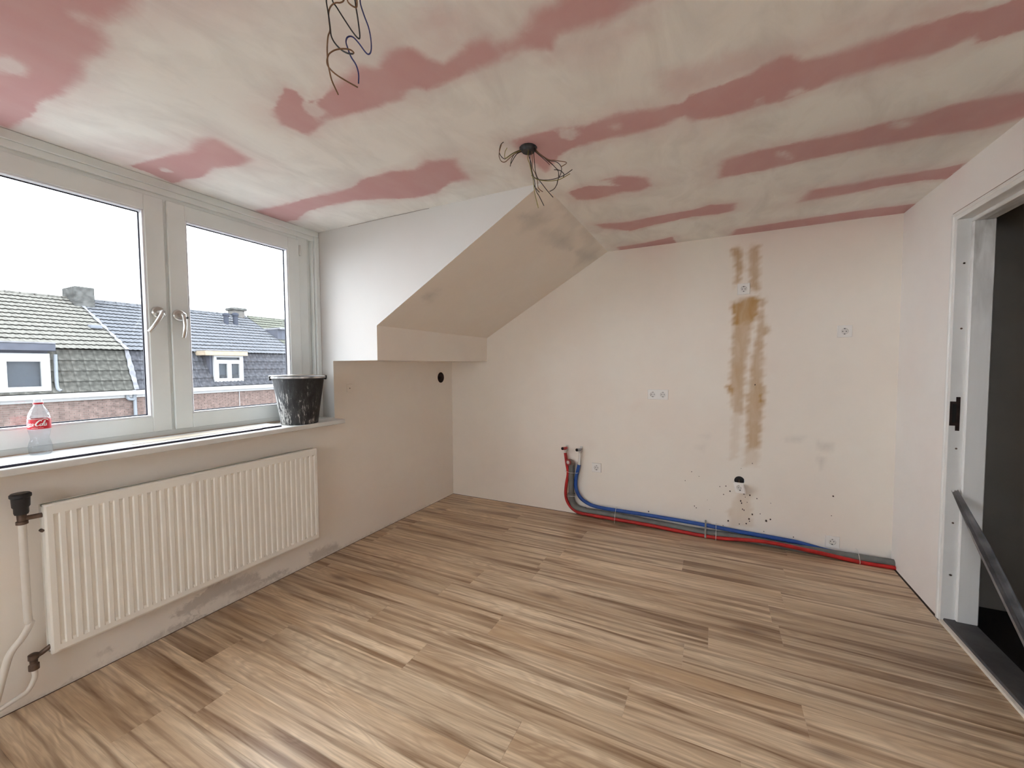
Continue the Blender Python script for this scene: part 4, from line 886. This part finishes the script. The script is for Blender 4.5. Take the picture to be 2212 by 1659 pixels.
# ------------------------------------------------------------------ houses across the street
YFc, YB, YRg = -16.0, -16.55, -20.7
def A(px, py, Y): return at(px, py, 1, Y)
ZG = A(150, 849, YFc+.15).z            # gutter top
ZBk = (A(200, 755, YB).z+A(500, 764, YB).z)/2
ZRg = (A(60, 634, YRg).z+A(450, 677, YRg).z)/2
xs1 = A(272, 757, YB).x; xs2 = A(640, 772, YB).x
X_ = lambda *c: tuple(v*.62 for v in c)
m_tileA = mat('roof_tile_beige_lichen', X_(0.165, 0.158, 0.142), .8, spec=.0, noise=.5, nscale=5, bump=.3, bscale=20)
m_tileB = mat('roof_tile_slate_blue', X_(0.132, 0.136, 0.147), .7, spec=.0, noise=.4, nscale=5, bump=.3, bscale=20)
m_tileC = mat('roof_tile_mossy', X_(0.140, 0.143, 0.118), .8, spec=.0, noise=.5, nscale=4)
m_tileLA = mat('lower_tile_olive', X_(0.098, 0.096, 0.086), .85, spec=.0, noise=.5, nscale=6)
m_tileLB = mat('lower_tile_grey', X_(0.080, 0.081, 0.090), .8, spec=.0, noise=.5, nscale=6)
m_brickA = mat('street_brick_brown', X_(0.20, 0.142, 0.125), .9, spec=.0, noise=.5, nscale=7)
m_brickB = mat('street_brick_red', X_(0.185, 0.128, 0.112), .9, spec=.0, noise=.45, nscale=9)
m_mortar = mat('mortar', X_(0.30, 0.28, 0.26), .95, spec=.0)
m_fascia = mat('fascia_white', X_(0.36, 0.36, 0.36), .5, spec=.0); m_conc = mat('chimney_render', X_(0.105, 0.105, 0.10), .9, spec=.0, noise=.5, nscale=5)
m_lead = mat('lead_grey', X_(0.085, 0.09, 0.11), .6, spec=.0, noise=.2, nscale=5); m_mortarw = mat('pale_flashing', X_(0.20, 0.20, 0.215), .8, spec=.0, noise=.3, nscale=7)
m_gfar, N, L, b = nodes('far_pane_glass'); N.remove(b); _t = N.new('ShaderNodeBsdfTransparent'); _t.inputs[0].default_value = (.86, .88, .88, 1); _g = N.new('ShaderNodeBsdfGlossy'); _m = N.new('ShaderNodeMixShader'); _m.inputs[0].default_value = .008; L.new(_t.outputs[0], _m.inputs[1]); L.new(_g.outputs[0], _m.inputs[2]); L.new(_m.outputs[0], N['Material Output'].inputs[0])
m_curtain = mat('fold_shaded_curtain', X_(0.26, 0.29, 0.29), .9, spec=.0, noise=.8, nscale=9, stretch=(3, 1, .2)); m_beigeboard = mat('raw_fascia_board', X_(0.33, 0.27, 0.20), .7, spec=.0, noise=.2, nscale=9)  # curtain stripes put the shading of its folds into the colour
m_room = mat('dim_room', X_(0.03, 0.035, 0.035), .9, spec=.0); m_zinc = mat('zinc_downpipe', X_(0.20, 0.215, 0.235), .5, spec=.0)
def slope_basis(y0, z0, y1, z1):
    d = Vector((0, y1-y0, z1-z0)); Ls = d.length; d.normalize(); n = Vector((0, -d.z, d.y)); n = n if n.z > 0 else -n
    return d, n, Ls
TWd = .29
def tile_data(d, n, ln, amp=.022, lip=.034, wd=TWd):
    vs_, fs = [], []; ns = 8
    for i in range(ns+1):
        u = wd*i/ns; hgt = amp*(0.5+0.5*math.cos(4*PI*i/ns+.9))
        for v_, q in ((.075, hgt+.004), (0, lip+hgt), (ln*1.06, hgt*.9)): vs_.append(Vector((u, 0, 0))+d*v_+n*q)
    for i in range(ns):
        a, b = 3*i, 3*(i+1); fs += [(a, b, b+1, a+1), (a+1, b+1, b+2, a+2)]
    return vs_, fs
def tiled(parent, y0, z0, y1, z1, xa, xb, rows, m, vis, name='roof_tile', cap=290, amp=.022):
    d, n, Ls = slope_basis(y0, z0, y1, z1); ln = Ls/rows; V, F = tile_data(d, n, ln, amp)
    me = bpy.data.meshes.new(name); me.from_pydata([tuple(v_) for v_ in V], [], F); me.materials.append(m)
    base = woff(parent); nx = int(math.ceil((xb-xa)/TWd)); SV, SF = [], []; cnt = 0; cells = []
    for r in range(rows):
        for c_ in range(nx):
            x = xa+c_*TWd
            if x+TWd > xb+.05: continue
            p = Vector((x, y0, z0))+d*(r*ln)+n*random.uniform(0, .005)
            cells.append((abs(x-vis[0]) if not (vis[0] <= x <= vis[1]) else -100+r*0, p))
    for dist, p in cells:
        if dist < 0 and cnt < cap:
            o = bpy.data.objects.new(name, me); C.objects.link(o); o.parent = parent; o.location = p-base; cnt += 1
        else:
            k = len(SV); SV += [tuple(p-base+v_) for v_ in V]; SF += [tuple(i+k for i in f) for f in F]
    if SV:
        m2 = bpy.data.meshes.new('tile_field'); m2.from_pydata(SV, [], SF); m2.materials.append(m); o = bpy.data.objects.new('tile_field', m2); C.objects.link(o); o.parent = parent; o['kind'] = 'stuff'
    return d, n, ln
def brickwork(parent, xa, xb, zt, zb, m, y=YFc):
    bm_v, bm_f = [], []; ch, cw = .0625, .225; base = woff(parent); r = 0; z = zt-ch
    while z > zb:
        x = xa-(cw/2 if r % 2 else 0)
        while x < xb:
            a, b = max(x, xa), min(x+cw-.011, xb)
            if b-a > .03:
                k = len(bm_v); j = random.uniform(0, .004)
                P8 = [(a, y-.05, z), (b, y-.05, z), (b, y+.012+j, z), (a, y+.012+j, z), (a, y-.05, z+ch-.011), (b, y-.05, z+ch-.011), (b, y+.012+j, z+ch-.011), (a, y+.012+j, z+ch-.011)]
                bm_v += [tuple(Vector(p)-base) for p in P8]; bm_f += [(k+2, k+3, k+7, k+6), (k+4, k+7, k+3, k), (k+5, k+1, k+2, k+6), (k+4, k+5, k+6, k+7), (k, k+3, k+2, k+1)]
            x += cw
        z -= ch; r += 1
    me = bpy.data.meshes.new('brickwork'); me.from_pydata(bm_v, [], bm_f); me.materials.append(m); o = bpy.data.objects.new('brickwork', me); C.objects.link(o); o.parent = parent; o['kind'] = 'stuff'
def house(label, xa, xb, mu, ml, mb, vis, dz=0.0):
    h = thing('terraced_house', label, 'house', ((xa+xb)/2, YFc, -5.5), 'houses across the street')
    box('wall', (xa, -24.5, -5.5), (xb, YFc, ZG+dz-.12), m_mortar, h)
    brickwork(h, xa, xb, ZG+dz-.26, ZG+dz-1.75, mb)
    bm = bmesh.new()
    P = [(YFc+.05, ZG+dz-.02), (YB, ZBk+dz-.02), (YRg, ZRg+dz-.03), (2*YRg-YB, ZBk+dz), (-24.5, ZG+dz-.1)]
    for (a, b), (c_, d_) in zip(P, P[1:]): poly(bm, [(xa, a, b), (xb, a, b), (xb, c_, d_), (xa, c_, d_)])
    poly(bm, [(xa, a, b) for a, b in P]); poly(bm, [(xb, a, b) for a, b in P]); obj('roof', bm, ml, h)
    tiled(h, YFc+.08, ZG+dz, YB, ZBk+dz-.03, xa, xb, 4, ml, vis, 'mansard_tile', 150, .018)
    tiled(h, YB+.10, ZBk+dz, YRg, ZRg+dz, xa, xb, 14, mu, vis, 'roof_tile', 290)
    x = xa
    while x < xb-.38:
        if vis[0]-.5 < x < vis[1]:
            bm = bmesh.new(); tube(bm, [(x, YRg, ZRg+dz+.0), (x+.34, YRg, ZRg+dz+.0), (x+.345, YRg, ZRg+dz+.0), (x+.40, YRg, ZRg+dz+.0)], .075, 10, smooth_path=False); obj('ridge_tile', bm, mu, h, True)
        x += .36
    # box gutter with fascia
    each('gutter', [((xa, YFc, ZG+dz-.145), (xb, YFc+.30, ZG+dz-.02)), ((xa, YFc-.02, ZG+dz-.25), (xb, YFc+.12, ZG+dz-.145)), ((xa, YFc+.28, ZG+dz-.03), (xb, YFc+.32, ZG+dz+.0))], m_fascia, h)
    return h
hA = house('house opposite with beige upper tiles, seen through the left pane', xs1, 7.0, m_tileA, m_tileLA, m_brickA, (xs1-.01, .9))
hB = house('house opposite with blue grey tiles and the small dormer', xs2, xs1, m_tileB, m_tileLB, m_brickB, (xs2, xs1))
hC = house('house opposite with mossy tiles at the right edge of the glass', xs2-7, xs2, m_tileC, m_tileLB, m_brickB, (xs2-2.2, xs2))
# mortar seam between houses A and B
d, n, Ls = slope_basis(YB+.1, ZBk, YRg, ZRg); bm = bmesh.new(); rr = 28; prev = None
for i in range(rr+1):
    p = Vector((xs1, YB+.1, ZBk))+d*(Ls*i/rr)+n*.055; w = random.uniform(.02, .09); a, b = bm.verts.new(p-Vector((w, 0, 0))), bm.verts.new(p+Vector((w*.8, 0, 0)))
    if prev: bm.faces.new((prev[0], prev[1], b, a))
    prev = (a, b)
d3, n3, L3 = slope_basis(YFc+.08, ZG, YB, ZBk); prev = None
for i in range(13):
    p = Vector((xs1, YFc+.08, ZG))+d3*(L3*i/12)+n3*.055; w = random.uniform(.05, .09); a, b = bm.verts.new(p-Vector((w, 0, 0))), bm.verts.new(p+Vector((w, 0, 0)))
    if prev: bm.faces.new((prev[0], prev[1], b, a))
    prev = (a, b)
obj('mortar_seam', bm, m_mortarw, hA)
# chimneys
c0 = A(168, 640, YRg); w = (A(192, 640, YRg).x-A(140, 640, YRg).x); zt_ = A(165, 621, YRg+.3).z
bm = bmesh.new(); cxm = A(166, 640, YRg).x; hw_ = abs(w)*.42
bx(bm, (cxm-hw_, YRg-.45, ZRg-.9), (cxm+hw_, YRg+.75, zt_), .03); ch = obj('chimney', bm, m_conc, hA)
zt2 = A(508, 666, YRg).z; cx2 = A(510, 670, YRg).x; hw2 = abs(A(523, 670, YRg).x-A(497, 670, YRg).x)/2
bm = bmesh.new(); bx(bm, (cx2-hw2*.85, YRg-.3, ZRg-.5), (cx2+hw2*.85, YRg+.3, zt2-.12)); chb = obj('chimney', bm, mat('chimney_brick_grey', X_(.16, .15, .14), .9, spec=.0, noise=.4, nscale=12), hB)
box('chimney_cap', (cx2-hw2*1.1, YRg-.42, zt2-.14), (cx2+hw2*1.1, YRg+.42, zt2), m_conc, chb, .03)
for px in (489, 509):
    p = A(px, 704, YRg+1.2); d_s = slope_basis(YB+.1, ZBk, YRg, ZRg)[0]; t0 = (YRg+1.2-(YB+.1))/d_s.y; zb_ = ZBk+d_s.z*t0
    zt3 = A(px, 676, YRg+1.2).z
    bm = bmesh.new(); lathe(bm, [(.11, zb_-.1), (.11, zt3-.16), (.15, zt3-.15), (.15, zt3-.04), (.08, zt3)], (p.x, YRg+1.2, 0), 'z', 16); obj('vent_pipe', bm, mat('vent_dark', X_(.05, .055, .07), .6, spec=.0), hB, True)
    bm = bmesh.new(); bx(bm, (p.x-.24, YRg+1.05, zb_-.02), (p.x+.24, YRg+1.5, zb_+.02)); 
    for v_ in bm.verts: v_.co.z += (YRg+1.2-v_.co.y)*(-d_s.z/d_s.y)*1.0*(-1)*-1 if False else -(v_.co.y-(YRg+1.2))*abs(d_s.z/d_s.y)
    obj('vent_flashing', bm, m_mortarw, hB)
# roof vent tile
yv = YB-1.55; tv = (yv-(YB+.1))/d.y; zv = ZBk+d.z*tv; xv = A(206, 716, yv).x
bm = bmesh.new(); bx(bm, (xv-.16, yv-.15, zv), (xv+.16, yv+.15, zv+.13), .02); obj('vent_tile', bm, mat('vent_tile_grey', X_(.16, .17, .19), .6, spec=.0), hA)
# dormers
def dormer(parent, x0, x1, zs, zt, fas_x0, fas_x1, fas_z0, fas_z1, m_f, yf, kind):
    t = bpy.data.objects.new('dormer', None); 
    bm = bmesh.new(); bx(bm, (x0, -19.5, zs), (x1, yf-.05, fas_z0)); body = obj('dormer', bm, m_lead, parent)
    box('dormer_fascia', (fas_x0, -19.3, fas_z0), (fas_x1, yf+.28, fas_z1), m_f, body, .015)
    box('dormer_roof', (fas_x0, -19.3, fas_z1), (fas_x1, yf+.30, fas_z1+.035), m_mortarw, body)
    return body
zt = A(60, 763, YFc+.1).z; zb_ = A(60, 846, YFc+.1).z
x_r = A(109, 800, YFc+.1).x
bA = dormer(hA, x_r+.02, 3.2, zb_-.1, zt, A(121, 750, YFc+.35).x, 3.4, A(100, 758, YFc+.35).z, A(100, 742, YFc+.35).z, m_lead, YFc+.05, 0)
def win_frame(parent, x0, x1, z0, z1, y, panes, fw=.09):
    """white frame of boards with openings; panes = list of (x0, x1, z0, z1)"""
    xs = sorted({x0, x1, *[p[0] for p in panes], *[p[1] for p in panes]}); zs = sorted({z0, z1, *[p[2] for p in panes], *[p[3] for p in panes]})
    bm = bmesh.new()
    for a, b in zip(xs, xs[1:]):
        for c_, d_ in zip(zs, zs[1:]):
            if any(p[0] <= a+1e-6 and b <= p[1]+1e-6 and p[2] <= c_+1e-6 and d_ <= p[3]+1e-6 for p in panes): continue
            bx(bm, (a, y-.10, c_), (b, y, d_))
    f = obj('window_frame', bm, m_fascia, parent)
    for p in panes:
        box('window_pane', (p[0], y-.065, p[2]), (p[1], y-.06, p[3]), m_gfar, f)
        bm = bmesh.new(); nn = 26; prev = None
        for i in range(nn+1):
            x = p[0]+(p[1]-p[0])*i/nn; yy = y-.24+.06*math.sin(i*1.25)+.03*math.sin(i*.5); a, b = bm.verts.new((x, yy, p[2])), bm.verts.new((x, yy, p[3]-.03))
            if prev: bm.faces.new((prev[0], a, b, prev[1]))
            prev = (a, b)
        obj('curtain', bm, m_curtain, f, True); box('reveal', (p[0]-.05, y-.42, p[2]-.05), (p[1]+.05, y-.40, p[3]+.05), m_room, f)
    return f
X = lambda px, py, Y=YFc+.1: A(px, py, Y).x
Zz = lambda px, py, Y=YFc+.1: A(px, py, Y).z
win_frame(bA, x_r, 3.1, zb_, zt, YFc+.10, [(X(89, 800), X(15, 800), Zz(50, 836), Zz(50, 781)), (1.3, 2.4, Zz(50, 836), Zz(50, 781))])
tube_obj('downpipe', [(x_r-.14, YFc+.02, zt-.02), (x_r-.14, YFc+.02, zb_+.15), (x_r-.20, YFc+.10, zb_-.02)], .045, m_zinc, bA, 10)
fx0, fx1 = X(538, 770, YFc+.3), X(446, 760, YFc+.3)
bB = dormer(hB, X(529, 800, YFc)-.02, X(458, 800, YFc)+.02, Zz(500, 832, YFc), 0, fx0, fx1, Zz(490, 768, YFc+.3), Zz(490, 758, YFc+.3), m_beigeboard, YFc-.05, 1)
wx0, wx1 = X(526, 800, YFc+.02), X(463, 800, YFc+.02)
win_frame(bB, wx0, wx1, Zz(500, 826, YFc), Zz(490, 768, YFc), YFc+.02, [(X(518, 800, YFc), X(468, 800, YFc), Zz(490, 777.5, YFc), Zz(490, 772, YFc)), (X(491, 800, YFc), X(472.5, 800, YFc), Zz(480, 817, YFc), Zz(480, 785.5, YFc)), (X(517, 800, YFc), X(500, 800, YFc), Zz(505, 817, YFc), Zz(505, 786, YFc))])
# dormer of the mossy house, high on the slope
yc = -18.0
bx0 = A(660, 730, yc).x; bm = bmesh.new(); bx(bm, (bx0, -20.5, A(610, 752, yc).z), (min(A(599, 735, yc).x, xs2-.03), yc, A(605, 712, yc).z)); bC = obj('dormer', bm, m_lead, hC)
box('dormer_fascia', (bx0, -20.5, A(600, 712, yc).z), (min(A(581, 710, yc+.2).x, xs2-.01), yc+.2, A(600, 707, yc+.2).z), m_mortarw, bC, .02)
# downpipe with swan neck on house A, cable on house B
dpx = A(290, 868, YFc+.1).x
tube_obj('downpipe', [(dpx+.20, YFc+.15, ZG-.14), (dpx+.20, YFc+.15, ZG-.22), (dpx+.16, YFc+.16, ZG-.30), (dpx+.02, YFc+.12, ZG-.33), (dpx-.02, YFc+.10, ZG-.42), (dpx-.02, YFc+.10, -5.4)], .05, m_zinc, hA, 12)
cxx = A(518, 862, YFc+.05).x; tube_obj('cable', [(cxx, YFc+.03, ZG-.25), (cxx, YFc+.03, -5.0)], .014, m_fascia, hB, 6)
o = bpy.data.objects.new('x', None); bpy.data.objects.remove(o)
bm = bmesh.new(); poly(bm, [(-60, -40, -5.6), (60, -40, -5.6), (60, -1.0, -5.6), (-60, -1.0, -5.6)])
struct(obj('ground_street', bm, mat('brick_pavement', (.20, .185, .17), .9, spec=0, noise=.2, nscale=3)), 'street below')
